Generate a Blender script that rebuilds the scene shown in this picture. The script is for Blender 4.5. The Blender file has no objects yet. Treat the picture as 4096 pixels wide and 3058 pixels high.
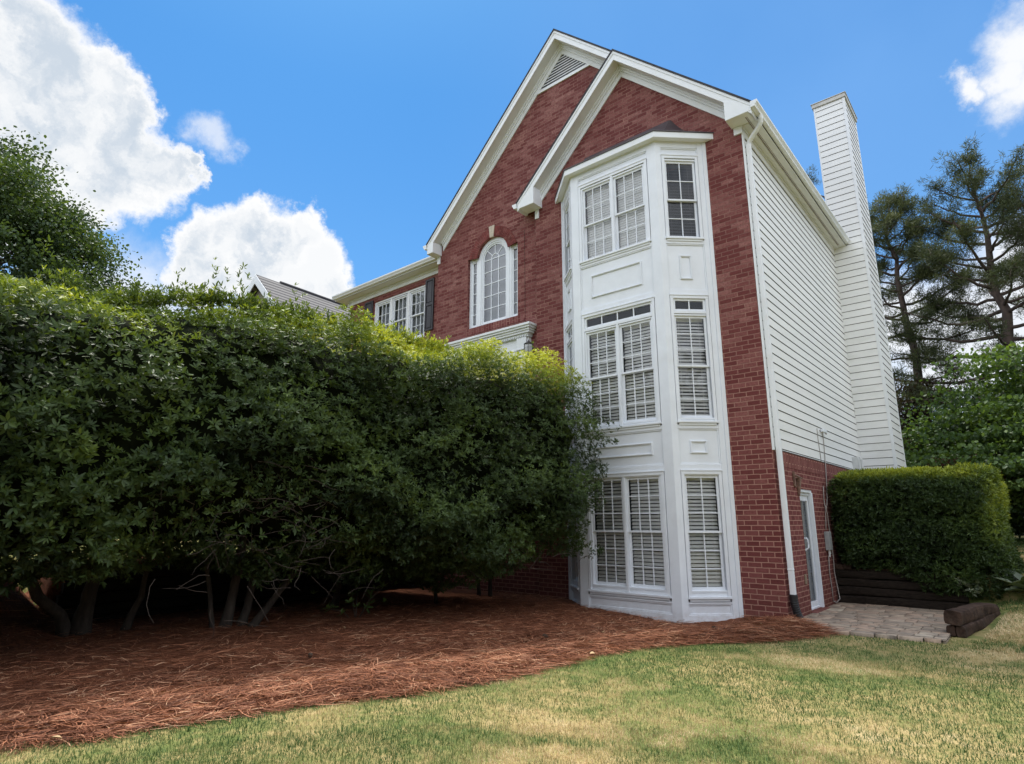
import bpy, bmesh, math, random
import numpy as np
from mathutils import Vector, Matrix
from mathutils.geometry import tessellate_polygon

random.seed(7)
RNG = np.random.default_rng(11)
scene = bpy.context.scene
COL = scene.collection
PI = math.pi

# ------------------------------------------------------------------ noise
def _hash(ix, iy, iz):
    h = (ix * 374761393 + iy * 668265263 + iz * 2147483647) & 0xFFFFFFFF
    h = ((h ^ (h >> 13)) * 1274126177) & 0xFFFFFFFF
    return ((h ^ (h >> 16)) & 0xFFFF) / 65535.0

def vnoise(x, y, z=0.0):
    x, y, z = np.broadcast_arrays(np.asarray(x, float), np.asarray(y, float), np.asarray(z, float))
    xi, yi, zi = np.floor(x).astype(np.int64), np.floor(y).astype(np.int64), np.floor(z).astype(np.int64)
    fx, fy, fz = x - xi, y - yi, z - zi
    fx, fy, fz = fx*fx*(3-2*fx), fy*fy*(3-2*fy), fz*fz*(3-2*fz)
    r = 0
    for a in (0, 1):
        for b in (0, 1):
            for c in (0, 1):
                w = (fx if a else 1-fx) * (fy if b else 1-fy) * (fz if c else 1-fz)
                r = r + w * _hash(xi+a, yi+b, zi+c)
    return r

def fbm(x, y, z=0.0, n=3):
    r, a, t = 0, 1.0, 0
    for i in range(n):
        r = r + a * vnoise(x * 2**i + 17*i, y * 2**i + 5*i, z * 2**i if not np.isscalar(z) else z)
        t += a; a *= .5
    return r / t

def sstep(a, b, x):
    t = np.clip((np.asarray(x, float) - a) / (b - a), 0, 1)
    return t*t*(3-2*t)

# ------------------------------------------------------------------ materials
class NT:
    def __init__(s, nt):
        s.nt = nt; s.N = nt.nodes; s.L = nt.links
    def n(s, typ, ins=None, **kw):
        nd = s.N.new(typ)
        for k, v in kw.items():
            setattr(nd, k, v)
        for k, v in (ins or {}).items():
            sock = nd.inputs[k]
            if hasattr(v, 'is_output') or isinstance(v, bpy.types.NodeSocket):
                s.L.new(v, sock)
            else:
                sock.default_value = v
        return nd
    def math(s, op, a, b=0.0, c=0.0, clamp=False):
        return s.n('ShaderNodeMath', {0: a, 1: b, 2: c}, operation=op, use_clamp=clamp).outputs[0]
    def vmath(s, op, a, b=(0, 0, 0)):
        nd = s.n('ShaderNodeVectorMath', {0: a, 1: b}, operation=op)
        return nd.outputs['Value'] if op in ('DISTANCE', 'LENGTH', 'DOT_PRODUCT') else nd.outputs[0]
    def mix(s, f, a, b, blend='MIX'):
        nd = s.n('ShaderNodeMix', data_type='RGBA', blend_type=blend)
        for k, v in ((0, f), (6, a), (7, b)):
            if isinstance(v, bpy.types.NodeSocket): s.L.new(v, nd.inputs[k])
            else: nd.inputs[k].default_value = v if k == 0 else (tuple(v) + (1,))[:4]
        return nd.outputs[2]
    def ramp(s, f, stops):
        nd = s.n('ShaderNodeValToRGB')
        s.L.new(f, nd.inputs[0])
        cr = nd.color_ramp
        while len(cr.elements) < len(stops): cr.elements.new(.5)
        for e, (p, c) in zip(cr.elements, stops):
            e.position = p; e.color = (tuple(c) + (1,))[:4] if not np.isscalar(c) else (c, c, c, 1)
        return nd.outputs[0]
    def noise(s, vec, scale, detail=4, rough=.55, dist=0.0):
        nd = s.n('ShaderNodeTexNoise', {'Scale': scale, 'Detail': detail, 'Roughness': rough, 'Distortion': dist})
        if vec is not None: s.L.new(vec, nd.inputs['Vector'])
        return nd
    def mapr(s, v, a, b, c=0.0, d=1.0, smooth=False):
        nd = s.n('ShaderNodeMapRange', {'Value': v, 'From Min': a, 'From Max': b, 'To Min': c, 'To Max': d})
        if smooth: nd.interpolation_type = 'SMOOTHSTEP'
        return nd.outputs[0]

def newmat(name):
    m = bpy.data.materials.new(name); m.use_nodes = True
    t = NT(m.node_tree); t.N.clear()
    out = t.n('ShaderNodeOutputMaterial')
    return m, t, out

def pbr(name, col, rough=.5, var=.12, vscale=6.0, bump=0.0, bscale=40.0, spec=.5, metallic=0.0, stretch=None, dirt=None, dscale=1.5, splash=None):
    """Principled material whose colour drifts with noise in world coordinates."""
    m, t, out = newmat(name)
    pos = t.n('ShaderNodeNewGeometry').outputs['Position']
    v = pos
    if stretch: v = t.vmath('MULTIPLY', pos, stretch)
    n1 = t.noise(v, vscale, 5).outputs['Fac']
    lo = tuple(c * (1 - var) for c in col); hi = tuple(min(1, c * (1 + var)) for c in col)
    c = t.ramp(n1, [(.3, lo), (.7, hi)])
    if dirt:
        n2 = t.noise(v, dscale, 6, .65).outputs['Fac']
        c = t.mix(t.mapr(n2, .55, .75, 0, .6), c, dirt)
    if splash:
        zz = t.n('ShaderNodeSeparateXYZ', {0: pos}).outputs[2]
        f = t.math('MULTIPLY', t.mapr(zz, -.06, .22, 1, 0), t.mapr(t.noise(pos, 9.0, 6, .7).outputs['Fac'], .38, .66, 0, .45))
        c = t.mix(f, c, splash)
    p = t.n('ShaderNodeBsdfPrincipled', {'Base Color': c, 'Roughness': rough, 'Specular IOR Level': spec, 'Metallic': metallic})
    if bump:
        n3 = t.noise(v, bscale, 4).outputs['Fac']
        t.L.new(t.n('ShaderNodeBump', {'Strength': bump, 'Distance': .01, 'Height': n3}).outputs[0], p.inputs['Normal'])
    t.L.new(p.outputs[0], out.inputs[0])
    return m

def brick_mat(name, axes, vertical=False, bw=.222, rh=.083):
    m, t, out = newmat(name)
    pos = t.n('ShaderNodeNewGeometry').outputs['Position']
    sp = t.n('ShaderNodeSeparateXYZ', {0: pos})
    a, b = sp.outputs[axes[0]], sp.outputs[axes[1]]
    wob = t.noise(pos, 9.0, 3).outputs['Color']
    cx = t.n('ShaderNodeCombineXYZ', {0: b if vertical else a, 1: a if vertical else b}).outputs[0]
    cx = t.vmath('ADD', cx, t.n('ShaderNodeVectorMath', {0: t.vmath('SUBTRACT', wob, (.5, .5, .5)), 'Scale': .011}, operation='SCALE').outputs[0])
    br = t.n('ShaderNodeTexBrick', {'Vector': cx, 'Color1': (.132, .033, .031, 1), 'Color2': (.188, .053, .049, 1), 'Mortar': (.42, .22, .165, 1),
             'Scale': 1.0, 'Mortar Size': .0085, 'Mortar Smooth': .35, 'Bias': -.1, 'Brick Width': bw, 'Row Height': rh})
    br.offset = .5
    # a second brick grid with the same layout gives each brick its own paleness
    br2 = t.n('ShaderNodeTexBrick', {'Vector': cx, 'Color1': (0, 0, 0, 1), 'Color2': (1, 1, 1, 1), 'Mortar': (0, 0, 0, 1),
             'Scale': 1.0, 'Mortar Size': .0085, 'Mortar Smooth': .35, 'Bias': -.30, 'Brick Width': bw, 'Row Height': rh})
    br2.offset = .5
    n1 = t.noise(pos, 26.0, 5, .7).outputs['Fac']
    n2 = t.noise(pos, 1.1, 5, .6).outputs['Fac']
    zf = t.mapr(sp.outputs[2], 1.5, 6.5, .25, 1.0)
    pale = t.math('MULTIPLY', t.math('MULTIPLY', br2.outputs['Color'], t.mapr(n1, .35, .7, .15, 1)), t.math('MULTIPLY', t.mapr(n2, .3, .6, .35, 1.1), zf), clamp=True)
    brickc = t.mix(t.math('MULTIPLY', pale, .8), br.outputs['Color'], (.45, .26, .22))
    smear = t.math('MULTIPLY', t.mapr(n1, .58, .78), t.math('MULTIPLY', t.mapr(n2, .42, .62), zf))
    brickc = t.mix(t.math('MULTIPLY', smear, .6), brickc, (.40, .25, .21))
    dark = t.mapr(n1, .25, .5, .72, 1.05)
    brickc = t.mix(1.0, brickc, t.n('ShaderNodeCombineXYZ', {0: dark, 1: dark, 2: dark}).outputs[0], 'MULTIPLY')
    # mortar gets sootier high up the wall
    mort = t.mix(t.math('MULTIPLY', t.mapr(t.noise(pos, 2.3, 4).outputs['Fac'], .15, .5), zf), (.46, .25, .19), (.225, .105, .088))
    c = t.mix(br.outputs['Fac'], brickc, mort)
    foot = t.math('MULTIPLY', t.mapr(sp.outputs[2], .05, .75, 1, 0), t.mapr(t.noise(pos, 5.0, 4).outputs['Fac'], .3, .7, .2, 1))
    c = t.mix(t.math('MULTIPLY', foot, .38), c, (.13, .062, .036))
    p = t.n('ShaderNodeBsdfPrincipled', {'Base Color': c, 'Roughness': .85, 'Specular IOR Level': .25})
    h = t.math('ADD', t.math('MULTIPLY', br.outputs['Fac'], -1.0), t.math('MULTIPLY', n1, .5))
    t.L.new(t.n('ShaderNodeBump', {'Strength': .8, 'Distance': .012, 'Height': h}).outputs[0], p.inputs['Normal'])
    t.L.new(p.outputs[0], out.inputs[0])
    return m

def leaf_mat(name, stops, rough=.42, trans=.28, spec=.4, vary=.3, nscale=1.6):
    """Foliage: colour by each leaf's own tint attribute plus drifting patches."""
    m, t, out = newmat(name)
    att = t.n('ShaderNodeAttribute', attribute_name='tint').outputs['Fac']
    pos = t.n('ShaderNodeNewGeometry').outputs['Position']
    n = t.noise(pos, nscale, 3).outputs['Fac']
    f = t.math('ADD', att, t.mapr(n, .3, .7, -vary*.5, vary*.5), clamp=True)
    c = t.ramp(f, stops)
    p = t.n('ShaderNodeBsdfPrincipled', {'Base Color': c, 'Roughness': rough, 'Specular IOR Level': spec})
    tc = t.mix(1.0, c, (1.6, 1.5, .5), 'MULTIPLY')
    tr = t.n('ShaderNodeBsdfTranslucent', {'Color': tc})
    mx = t.n('ShaderNodeMixShader', {0: trans, 1: p.outputs[0], 2: tr.outputs[0]})
    t.L.new(mx.outputs[0], out.inputs[0])
    return m

def glass_mat(name, tint=(.93, .95, .95), boost=1.0):
    m, t, out = newmat(name)
    tr = t.n('ShaderNodeBsdfTransparent', {'Color': tint + (1,)})
    pos = t.n('ShaderNodeNewGeometry').outputs['Position']
    nz = t.noise(pos, 2.5, 2).outputs['Fac']
    bp = t.n('ShaderNodeBump', {'Strength': .03, 'Distance': .05, 'Height': nz}).outputs[0]
    gl = t.n('ShaderNodeBsdfGlossy', {'Color': (.95, .97, 1, 1), 'Roughness': .015, 'Normal': bp})
    fr = t.n('ShaderNodeFresnel', {'IOR': 1.5}).outputs[0]
    f = t.math('MULTIPLY', fr, 1.8 * boost, clamp=True)
    t.L.new(t.n('ShaderNodeMixShader', {0: f, 1: tr.outputs[0], 2: gl.outputs[0]}).outputs[0], out.inputs[0])
    return m

M = {}
M['white'] = pbr('white_paint', (.765, .795, .84), .42, .045, 3.0, .06, 60, dirt=(.715, .735, .76), dscale=2.6, splash=(.33, .24, .18))
M['trim'] = pbr('white_trim', (.78, .80, .82), .45, .03, 3.0, .05, 60, dirt=(.66, .64, .59), dscale=2.0)
M['eave'] = pbr('soffit_shaded_paint', (.69, .69, .675), .5, .04, 2.0, .05, 30, dirt=(.60, .56, .49), dscale=1.4)  # greyer than the trim; soffit shade and dirt put into the colour
M['siding'] = pbr('siding_paint', (.80, .80, .785), .55, .035, 1.3, .08, 35, stretch=(1, .35, 2.5), dirt=(.66, .66, .61), dscale=1.1)
M['groove'] = pbr('siding_groove', (.16, .15, .14), .8, .25, 8.0)  # dirt colour kept dark to deepen the shadow line under each lap
M['brick_front'] = brick_mat('brick_front', (0, 2))
M['brick_side'] = brick_mat('brick_side', (1, 2))
M['soldier_front'] = brick_mat('brick_soldier_front', (0, 2), True, .26, .085)
M['soldier_side'] = brick_mat('brick_soldier_side', (1, 2), True, .30, .085)
M['archbrick'] = pbr('arch_brick', (.17, .042, .038), .85, .35, 9.0, .5, 60, spec=.25, dirt=(.30, .16, .13), dscale=6)
M['mortar'] = pbr('mortar', (.26, .14, .11), .9, .2, 12.0)
M['stone'] = pbr('keystone', (.50, .43, .34), .8, .15, 14.0, .3, 60)
M['shingle'] = pbr('roof_shingle', (.045, .043, .05), .9, .4, 9.0, .6, 60)
M['shingle_grey'] = None
M['copper'] = pbr('aged_copper', (.045, .032, .036), .45, .35, 4.0, .05, 40, spec=.6)
M['glass'] = glass_mat('window_glass', (.985, .99, .99), .5)
M['glass_dark'] = glass_mat('tinted_glass', (.82, .85, .86), 1.1)
M['blind'] = pbr('blind_slat', (.88, .88, .87), .5, .04, 3.0)
M['shade'] = pbr('roller_shade', (.50, .49, .52), .8, .06, 1.5)
M['blind_dark'] = pbr('blind_slat_painted_shade', (.10, .105, .115), .55, .08, 3.0)  # slat colour darkened, the dim window's shade is put into it
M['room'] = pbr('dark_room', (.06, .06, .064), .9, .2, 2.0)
M['curtain'] = pbr('door_curtain', (.36, .35, .32), .9, .15, 3.0, stretch=(1, 22, .4))
M['shutter'] = pbr('shutter_paint', (.032, .030, .036), .5, .15, 8.0, .1, 60)
M['black_plastic'] = pbr('black_plastic', (.018, .018, .02), .45, .2, 20)
M['grey_metal'] = pbr('grey_box', (.30, .31, .31), .55, .1, 12, .1, 60, dirt=(.18, .15, .12), dscale=6)
M['lightgrey'] = pbr('light_grey_box', (.62, .63, .62), .5, .05, 9, dirt=(.40, .38, .34), dscale=5)
M['cable'] = pbr('cable_grey', (.30, .27, .25), .6, .15, 10)
M['rusty'] = pbr('weathered_bracket', (.20, .12, .09), .8, .4, 25, .2, 60, dirt=(.34, .27, .22), dscale=14)
M['bronze'] = pbr('dark_bronze', (.035, .026, .022), .42, .2, 20, spec=.6)
M['lamp_glass'] = pbr('seeded_glass', (.42, .42, .42), .15, .35, 45, .3, 90, spec=.8)
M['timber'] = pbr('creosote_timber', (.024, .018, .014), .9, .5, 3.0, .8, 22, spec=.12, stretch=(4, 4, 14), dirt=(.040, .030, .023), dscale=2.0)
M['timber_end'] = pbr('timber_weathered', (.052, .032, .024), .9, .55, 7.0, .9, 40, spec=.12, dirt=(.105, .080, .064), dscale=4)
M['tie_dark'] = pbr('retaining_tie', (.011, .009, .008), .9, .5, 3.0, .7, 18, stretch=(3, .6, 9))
M['bark'] = pbr('shrub_bark', (.042, .031, .023), .9, .5, 14.0, .9, 60, stretch=(1, 1, .35), dirt=(.075, .065, .05), dscale=9)
M['pine_bark'] = pbr('pine_bark', (.085, .060, .050), .92, .5, 7.0, 1.0, 26, stretch=(1, 1, .35), dirt=(.15, .135, .125), dscale=5)
M['twig'] = pbr('dry_twig', (.055, .04, .03), .9, .4, 20)
M['leaf_litter'] = pbr('dry_leaf', (.42, .29, .15), .8, .3, 30)
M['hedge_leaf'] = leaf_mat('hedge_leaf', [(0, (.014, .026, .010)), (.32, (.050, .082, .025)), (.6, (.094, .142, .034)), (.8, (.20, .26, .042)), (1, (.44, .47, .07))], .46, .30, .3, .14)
M['hedge_core'] = pbr('hedge_dark_core', (.009, .012, .005), .95, .5, 9.0, .6, 20, spec=.05)  # near-black colour stands in for shade deep inside the foliage
M['yew_leaf'] = leaf_mat('yew_leaf', [(0, (.014, .028, .010)), (.35, (.044, .078, .019)), (.62, (.12, .17, .026)), (1, (.44, .47, .05))], .5, .22, .35, .12)
M['tree_leaf'] = leaf_mat('tree_leaf', [(0, (.020, .036, .017)), (.5, (.060, .100, .036)), (1, (.14, .20, .065))], .5, .3, .3, .45, .7)
M['conifer_leaf'] = leaf_mat('conifer_leaf', [(0, (.012, .022, .012)), (.5, (.028, .050, .022)), (1, (.06, .095, .035))], .6, .15, .25, .3, .8)
M['pine_needle'] = leaf_mat('pine_needle', [(0, (.024, .034, .016)), (.5, (.062, .080, .034)), (1, (.14, .155, .065))], .6, .18, .25, .4, .9)
M['maple_leaf'] = leaf_mat('maple_leaf', [(0, (.022, .046, .018)), (.5, (.070, .125, .038)), (1, (.16, .24, .065))], .5, .32, .3, .4, .9)
M['red_leaf'] = leaf_mat('red_maple_leaf', [(0, (.03, .010, .010)), (.5, (.085, .026, .024)), (1, (.18, .07, .055))], .55, .28, .3, .3, 2)
M['brown_leaf'] = leaf_mat('brown_tree_leaf', [(0, (.020, .014, .010)), (.5, (.055, .038, .026)), (1, (.12, .09, .055))], .6, .25, .25, .4, 2)
M['hosta_leaf'] = leaf_mat('hosta_leaf', [(0, (.03, .05, .025)), (.6, (.075, .10, .055)), (1, (.17, .19, .12))], .4, .2, .4, .2)
M['needle'] = leaf_mat('straw_needle', [(0, (.065, .022, .012)), (.4, (.22, .078, .038)), (.75, (.44, .185, .098)), (1, (.66, .42, .26))], .7, .08, .25, .25, 1.3)

def grass_blade_mat():
    m, t, out = newmat('grass_blade')
    att = t.n('ShaderNodeAttribute', attribute_name='tint').outputs['Fac']
    c = t.ramp(att, [(0, (.060, .115, .030)), (.32, (.095, .160, .046)), (.50, (.21, .22, .080)), (.75, (.54, .395, .205)), (1, (.76, .60, .36))])
    p = t.n('ShaderNodeBsdfPrincipled', {'Base Color': c, 'Roughness': .6, 'Specular IOR Level': .25})
    tr = t.n('ShaderNodeBsdfTranslucent', {'Color': c})
    t.L.new(t.n('ShaderNodeMixShader', {0: .25, 1: p.outputs[0], 2: tr.outputs[0]}).outputs[0], out.inputs[0])
    return m
M['grass'] = grass_blade_mat()

def ground_mat():
    m, t, out = newmat('lawn_ground')
    pos = t.n('ShaderNodeNewGeometry').outputs['Position']
    a = t.noise(pos, .55, 5, .6).outputs['Fac']
    b = t.noise(pos, 5.0, 6, .7).outputs['Fac']
    f = t.math('ADD', t.mapr(a, .3, .7, 0, .75), t.mapr(b, .3, .7, -.1, .45), clamp=True)
    c = t.ramp(f, [(0, (.07, .12, .03)), (.4, (.17, .185, .06)), (.75, (.37, .285, .125)), (1, (.46, .36, .19))])
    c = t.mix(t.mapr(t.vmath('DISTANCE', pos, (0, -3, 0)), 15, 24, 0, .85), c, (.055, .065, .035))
    p = t.n('ShaderNodeBsdfPrincipled', {'Base Color': c, 'Roughness': .9, 'Specular IOR Level': .1})
    t.L.new(t.n('ShaderNodeBump', {'Strength': .6, 'Distance': .03, 'Height': t.noise(pos, 60, 4).outputs['Fac']}).outputs[0], p.inputs['Normal'])
    t.L.new(p.outputs[0], out.inputs[0])
    return m
M['ground'] = ground_mat()

def straw_ground_mat():
    m, t, out = newmat('straw_ground')
    pos = t.n('ShaderNodeNewGeometry').outputs['Position']
    w = t.noise(pos, 1.2, 3, .5).outputs['Color']
    v = t.vmath('ADD', t.vmath('MULTIPLY', pos, (6, 22, 10)), t.vmath('MULTIPLY', w, (9, 9, 9)))
    a = t.noise(v, 1.6, 8, .75, .8).outputs['Fac']
    b = t.noise(pos, 2.0, 4).outputs['Fac']
    c = t.ramp(a, [(.28, (.045, .016, .010)), (.5, (.18, .065, .033)), (.72, (.34, .14, .073))])
    c = t.mix(t.mapr(b, .45, .7, 0, .35), c, (.09, .04, .024))
    p = t.n('ShaderNodeBsdfPrincipled', {'Base Color': c, 'Roughness': .9, 'Specular IOR Level': .15})
    t.L.new(t.n('ShaderNodeBump', {'Strength': 1.0, 'Distance': .03, 'Height': a}).outputs[0], p.inputs['Normal'])
    t.L.new(p.outputs[0], out.inputs[0])
    return m
M['straw'] = straw_ground_mat()

def paver_mat():
    m, t, out = newmat('paver')
    pos = t.n('ShaderNodeNewGeometry').outputs['Position']
    att = t.n('ShaderNodeAttribute', attribute_name='tint').outputs['Fac']
    n = t.noise(pos, 14, 6, .65).outputs['Fac']
    s = t.noise(t.vmath('MULTIPLY', pos, (2, 9, 1)), 2.2, 5, .6).outputs['Fac']
    c = t.ramp(att, [(0, (.30, .235, .18)), (.4, (.43, .335, .245)), (.75, (.46, .315, .225)), (1, (.52, .43, .325))])
    c = t.mix(t.mapr(n, .3, .7, 0, .35), c, (.20, .18, .16))
    c = t.mix(t.mapr(s, .44, .62, 0, .8), c, (.095, .080, .066))
    p = t.n('ShaderNodeBsdfPrincipled', {'Base Color': c, 'Roughness': .85, 'Specular IOR Level': .25})
    t.L.new(t.n('ShaderNodeBump', {'Strength': .5, 'Distance': .006, 'Height': n}).outputs[0], p.inputs['Normal'])
    t.L.new(p.outputs[0], out.inputs[0])
    return m
M['paver'] = paver_mat()

def stripe_roof_mat():
    m, t, out = newmat('grey_shingle_courses')
    pos = t.n('ShaderNodeNewGeometry').outputs['Position']
    z = t.n('ShaderNodeSeparateXYZ', {0: pos}).outputs[2]
    n = t.noise(pos, 3.0, 4).outputs['Fac']
    f = t.math('FRACT', t.math('DIVIDE', z, .21))
    c = t.ramp(f, [(0, (.035, .034, .036)), (.40, (.05, .048, .05)), (.5, (.19, .178, .17)), (.95, (.22, .205, .195))])
    c = t.mix(t.mapr(n, .3, .7, 0, .3), c, (.13, .12, .115))
    p = t.n('ShaderNodeBsdfPrincipled', {'Base Color': c, 'Roughness': .9})
    t.L.new(p.outputs[0], out.inputs[0])
    return m
M['shingle_grey'] = stripe_roof_mat()

# ------------------------------------------------------------------ mesh helpers
def tag(o, label=None, cat=None, group=None, kind=None):
    for k, v in (('label', label), ('category', cat), ('group', group), ('kind', kind)):
        if v: o[k] = v
    return o

def empty(name, loc=(0, 0, 0)):
    o = bpy.data.objects.new(name, None); COL.objects.link(o); o.location = loc
    o.empty_display_size = .2
    return o

class MB:
    def __init__(s):
        s.v = []; s.f = []; s.mi = []
    def add(s, vs, fs, m=0):
        b = len(s.v); s.v += [tuple(v) for v in vs]
        for f in fs:
            s.f.append([b + i for i in f]); s.mi.append(m)
        return s
    def quad(s, a, b, c, d, m=0):
        return s.add([a, b, c, d], [(0, 1, 2, 3)], m)
    def hexa(s, p, m=0):
        """eight corners: bottom ring 0-3, top ring 4-7"""
        return s.add(p, [(3, 2, 1, 0), (4, 5, 6, 7), (0, 1, 5, 4), (1, 2, 6, 5), (2, 3, 7, 6), (3, 0, 4, 7)], m)
    def box(s, x0, x1, y0, y1, z0, z1, m=0):
        return s.hexa([(x0, y0, z0), (x1, y0, z0), (x1, y1, z0), (x0, y1, z0), (x0, y0, z1), (x1, y0, z1), (x1, y1, z1), (x0, y1, z1)], m)
    def fbox(s, F, s0, s1, z0, z1, d0, d1, m=0):
        """box in a wall frame: s along the wall, z up, d outward"""
        P = F.p
        return s.hexa([P(s0, z0, d0), P(s0, z0, d1), P(s1, z0, d1), P(s1, z0, d0), P(s0, z1, d0), P(s0, z1, d1), P(s1, z1, d1), P(s1, z1, d0)], m)
    def ring(s, F, s0, s1, z0, z1, w, d0, d1, wb=None, wt=None, m=0):
        wb = w if wb is None else wb; wt = w if wt is None else wt
        s.fbox(F, s0, s0 + w, z0, z1, d0, d1, m); s.fbox(F, s1 - w, s1, z0, z1, d0, d1, m)
        s.fbox(F, s0 + w, s1 - w, z0, z0 + wb, d0, d1, m); s.fbox(F, s0 + w, s1 - w, z1 - wt, z1, d0, d1, m)
        return s
    def prism(s, poly, a0, a1, axis='y', m=0):
        """polygon (list of 2-D points) extruded along an axis from a0 to a1"""
        n = len(poly)
        def mk(p, a):
            if axis == 'y': return (p[0], a, p[1])
            if axis == 'x': return (a, p[0], p[1])
            return (p[0], p[1], a)
        vs = [mk(p, a0) for p in poly] + [mk(p, a1) for p in poly]
        fs = [tuple(range(n)), tuple(range(2*n - 1, n - 1, -1))] + [(i, n + i, n + (i+1) % n, (i+1) % n) for i in range(n)]
        return s.add(vs, fs, m)
    def tube(s, pts, rad, n=8, m=0, cap=True):
        pts = [Vector(p) for p in pts]
        if np.isscalar(rad): rad = [rad] * len(pts)
        b = len(s.v); up = Vector((0, 0, 1))
        prev = None
        for i, p in enumerate(pts):
            t = (pts[min(i+1, len(pts)-1)] - pts[max(i-1, 0)])
            if t.length < 1e-9: t = Vector((0, 0, 1))
            t.normalize()
            if prev is None:
                a = t.cross(up)
                if a.length < .05: a = t.cross(Vector((1, 0, 0)))
            else:
                a = prev - t * prev.dot(t)
                if a.length < 1e-6: a = t.cross(up)
            a.normalize(); prev = a; c = t.cross(a)
            for k in range(n):
                an = 2*PI*k/n
                s.v.append(tuple(p + (a*math.cos(an) + c*math.sin(an)) * rad[i]))
        for i in range(len(pts) - 1):
            for k in range(n):
                s.f.append([b+i*n+k, b+i*n+(k+1) % n, b+(i+1)*n+(k+1) % n, b+(i+1)*n+k]); s.mi.append(m)
        if cap:
            s.f.append([b+k for k in range(n)][::-1]); s.mi.append(m)
            e = b + (len(pts)-1)*n
            s.f.append([e+k for k in range(n)]); s.mi.append(m)
        return s
    def build(s, name, mats, parent=None, smooth=False, bevel=0.0):
        me = bpy.data.meshes.new(name)
        me.from_pydata(s.v, [], s.f)
        if not isinstance(mats, (list, tuple)): mats = [mats]
        for m in mats: me.materials.append(m)
        if len(mats) > 1: me.polygons.foreach_set('material_index', s.mi)
        if smooth: me.polygons.foreach_set('use_smooth', [True]*len(s.f))
        me.update()
        o = bpy.data.objects.new(name, me); COL.objects.link(o)
        if parent: o.parent = parent
        if parent is not None and parent.type == 'EMPTY':
            o.matrix_parent_inverse = Matrix.Translation(parent.location).inverted()
        if bevel:
            b = o.modifiers.new('edge', 'BEVEL'); b.width = bevel; b.segments = 2; b.limit_method = 'ANGLE'; b.angle_limit = .7
            b.harden_normals = False
        return o

class Frame:
    """a wall plane: origin o, unit tangent t (along), unit normal n (outward)"""
    def __init__(s, o, t, n):
        s.o, s.t, s.n = Vector(o), Vector(t).normalized(), Vector(n).normalized()
    def p(s, a, z, d):
        q = s.o + s.t*a + s.n*d
        return (q.x, q.y, q.z + z)

def np_mesh(name, V, Fa, mat, parent=None, tint=None, smooth=False):
    """fast mesh from numpy arrays; Fa is (m, k) with k verts per face"""
    me = bpy.data.meshes.new(name)
    V = np.ascontiguousarray(V, dtype=np.float32); Fa = np.ascontiguousarray(Fa, dtype=np.int32)
    m, k = Fa.shape
    me.vertices.add(len(V)); me.vertices.foreach_set('co', V.ravel())
    me.loops.add(m*k); me.loops.foreach_set('vertex_index', Fa.ravel())
    me.polygons.add(m); me.polygons.foreach_set('loop_start', np.arange(0, m*k, k, dtype=np.int32))
    me.polygons.foreach_set('loop_total', np.full(m, k, dtype=np.int32))
    if smooth: me.polygons.foreach_set('use_smooth', np.ones(m, dtype=bool))
    if tint is not None:
        a = me.attributes.new('tint', 'FLOAT', 'POINT'); a.data.foreach_set('value', np.ascontiguousarray(tint, dtype=np.float32))
    me.materials.append(mat); me.update(calc_edges=True); me.validate()
    o = bpy.data.objects.new(name, me); COL.objects.link(o)
    if parent:
        o.parent = parent
        if parent.type == 'EMPTY': o.matrix_parent_inverse = Matrix.Translation(parent.location).inverted()
    return o

def norm(a):
    return a / np.maximum(np.linalg.norm(a, axis=-1, keepdims=True), 1e-9)

def leaf_arrays(P, D, Nn, L, W, tint, fold=.25, shape=(.35, .72, .85)):
    """leaves: P base (n,3), D direction, Nn rough normal, L length, W width -> 6 verts and 2 quads each"""
    D = norm(D); S = norm(np.cross(D, Nn)); U = np.cross(S, D)
    L = np.asarray(L)[:, None]; W = np.asarray(W)[:, None] * .5
    a, b, r = shape
    v0 = P
    v1 = P + D*L*a + S*W + U*W*fold*1.5
    v2 = P + D*L*b + S*W*r + U*W*fold
    v3 = P + D*L
    v4 = P + D*L*b - S*W*r + U*W*fold
    v5 = P + D*L*a - S*W + U*W*fold*1.5
    V = np.stack([v0, v1, v2, v3, v4, v5], 1).reshape(-1, 3)
    n = len(P); b0 = (np.arange(n)*6)[:, None]
    F = np.concatenate([b0 + np.array([[0, 1, 2, 3]]), b0 + np.array([[0, 3, 4, 5]])], 0)
    return V, F, np.repeat(np.asarray(tint), 6)

def join_arrays(parts):
    Vs, Fs, Ts, off = [], [], [], 0
    for V, F, T in parts:
        Vs.append(V); Fs.append(F + off); Ts.append(T); off += len(V)
    return np.concatenate(Vs), np.concatenate(Fs), np.concatenate(Ts)

def rand_unit(n):
    return norm(RNG.normal(size=(n, 3)))

def rosettes(P, A, n_leaf, L, W, tint, open_=1.05, lj=.25):
    """whorls of leaves at P around axes A"""
    n = len(P)
    A = norm(A); h = np.where(np.abs(A[:, 2:3]) > .9, np.array([[1., 0, 0]]), np.array([[0, 0, 1.]]))
    B = norm(np.cross(A, h)); C = np.cross(A, B)
    parts = []
    ph = RNG.uniform(0, 2*PI, n)
    for k in range(n_leaf):
        an = ph + 2*PI*k/n_leaf + RNG.normal(0, .25, n)
        op = open_ + RNG.normal(0, .22, n)
        R = B*np.cos(an)[:, None] + C*np.sin(an)[:, None]
        D = A*np.cos(op)[:, None] + R*np.sin(op)[:, None]
        N = A*np.sin(op)[:, None] - R*np.cos(op)[:, None]
        l = L*(1 + RNG.normal(0, lj, n)).clip(.5, 1.6)
        parts.append(leaf_arrays(P + D*.006, D, N, l, l*W, np.clip(tint + RNG.normal(0, .06, n), 0, 1)))
    return join_arrays(parts)

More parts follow.
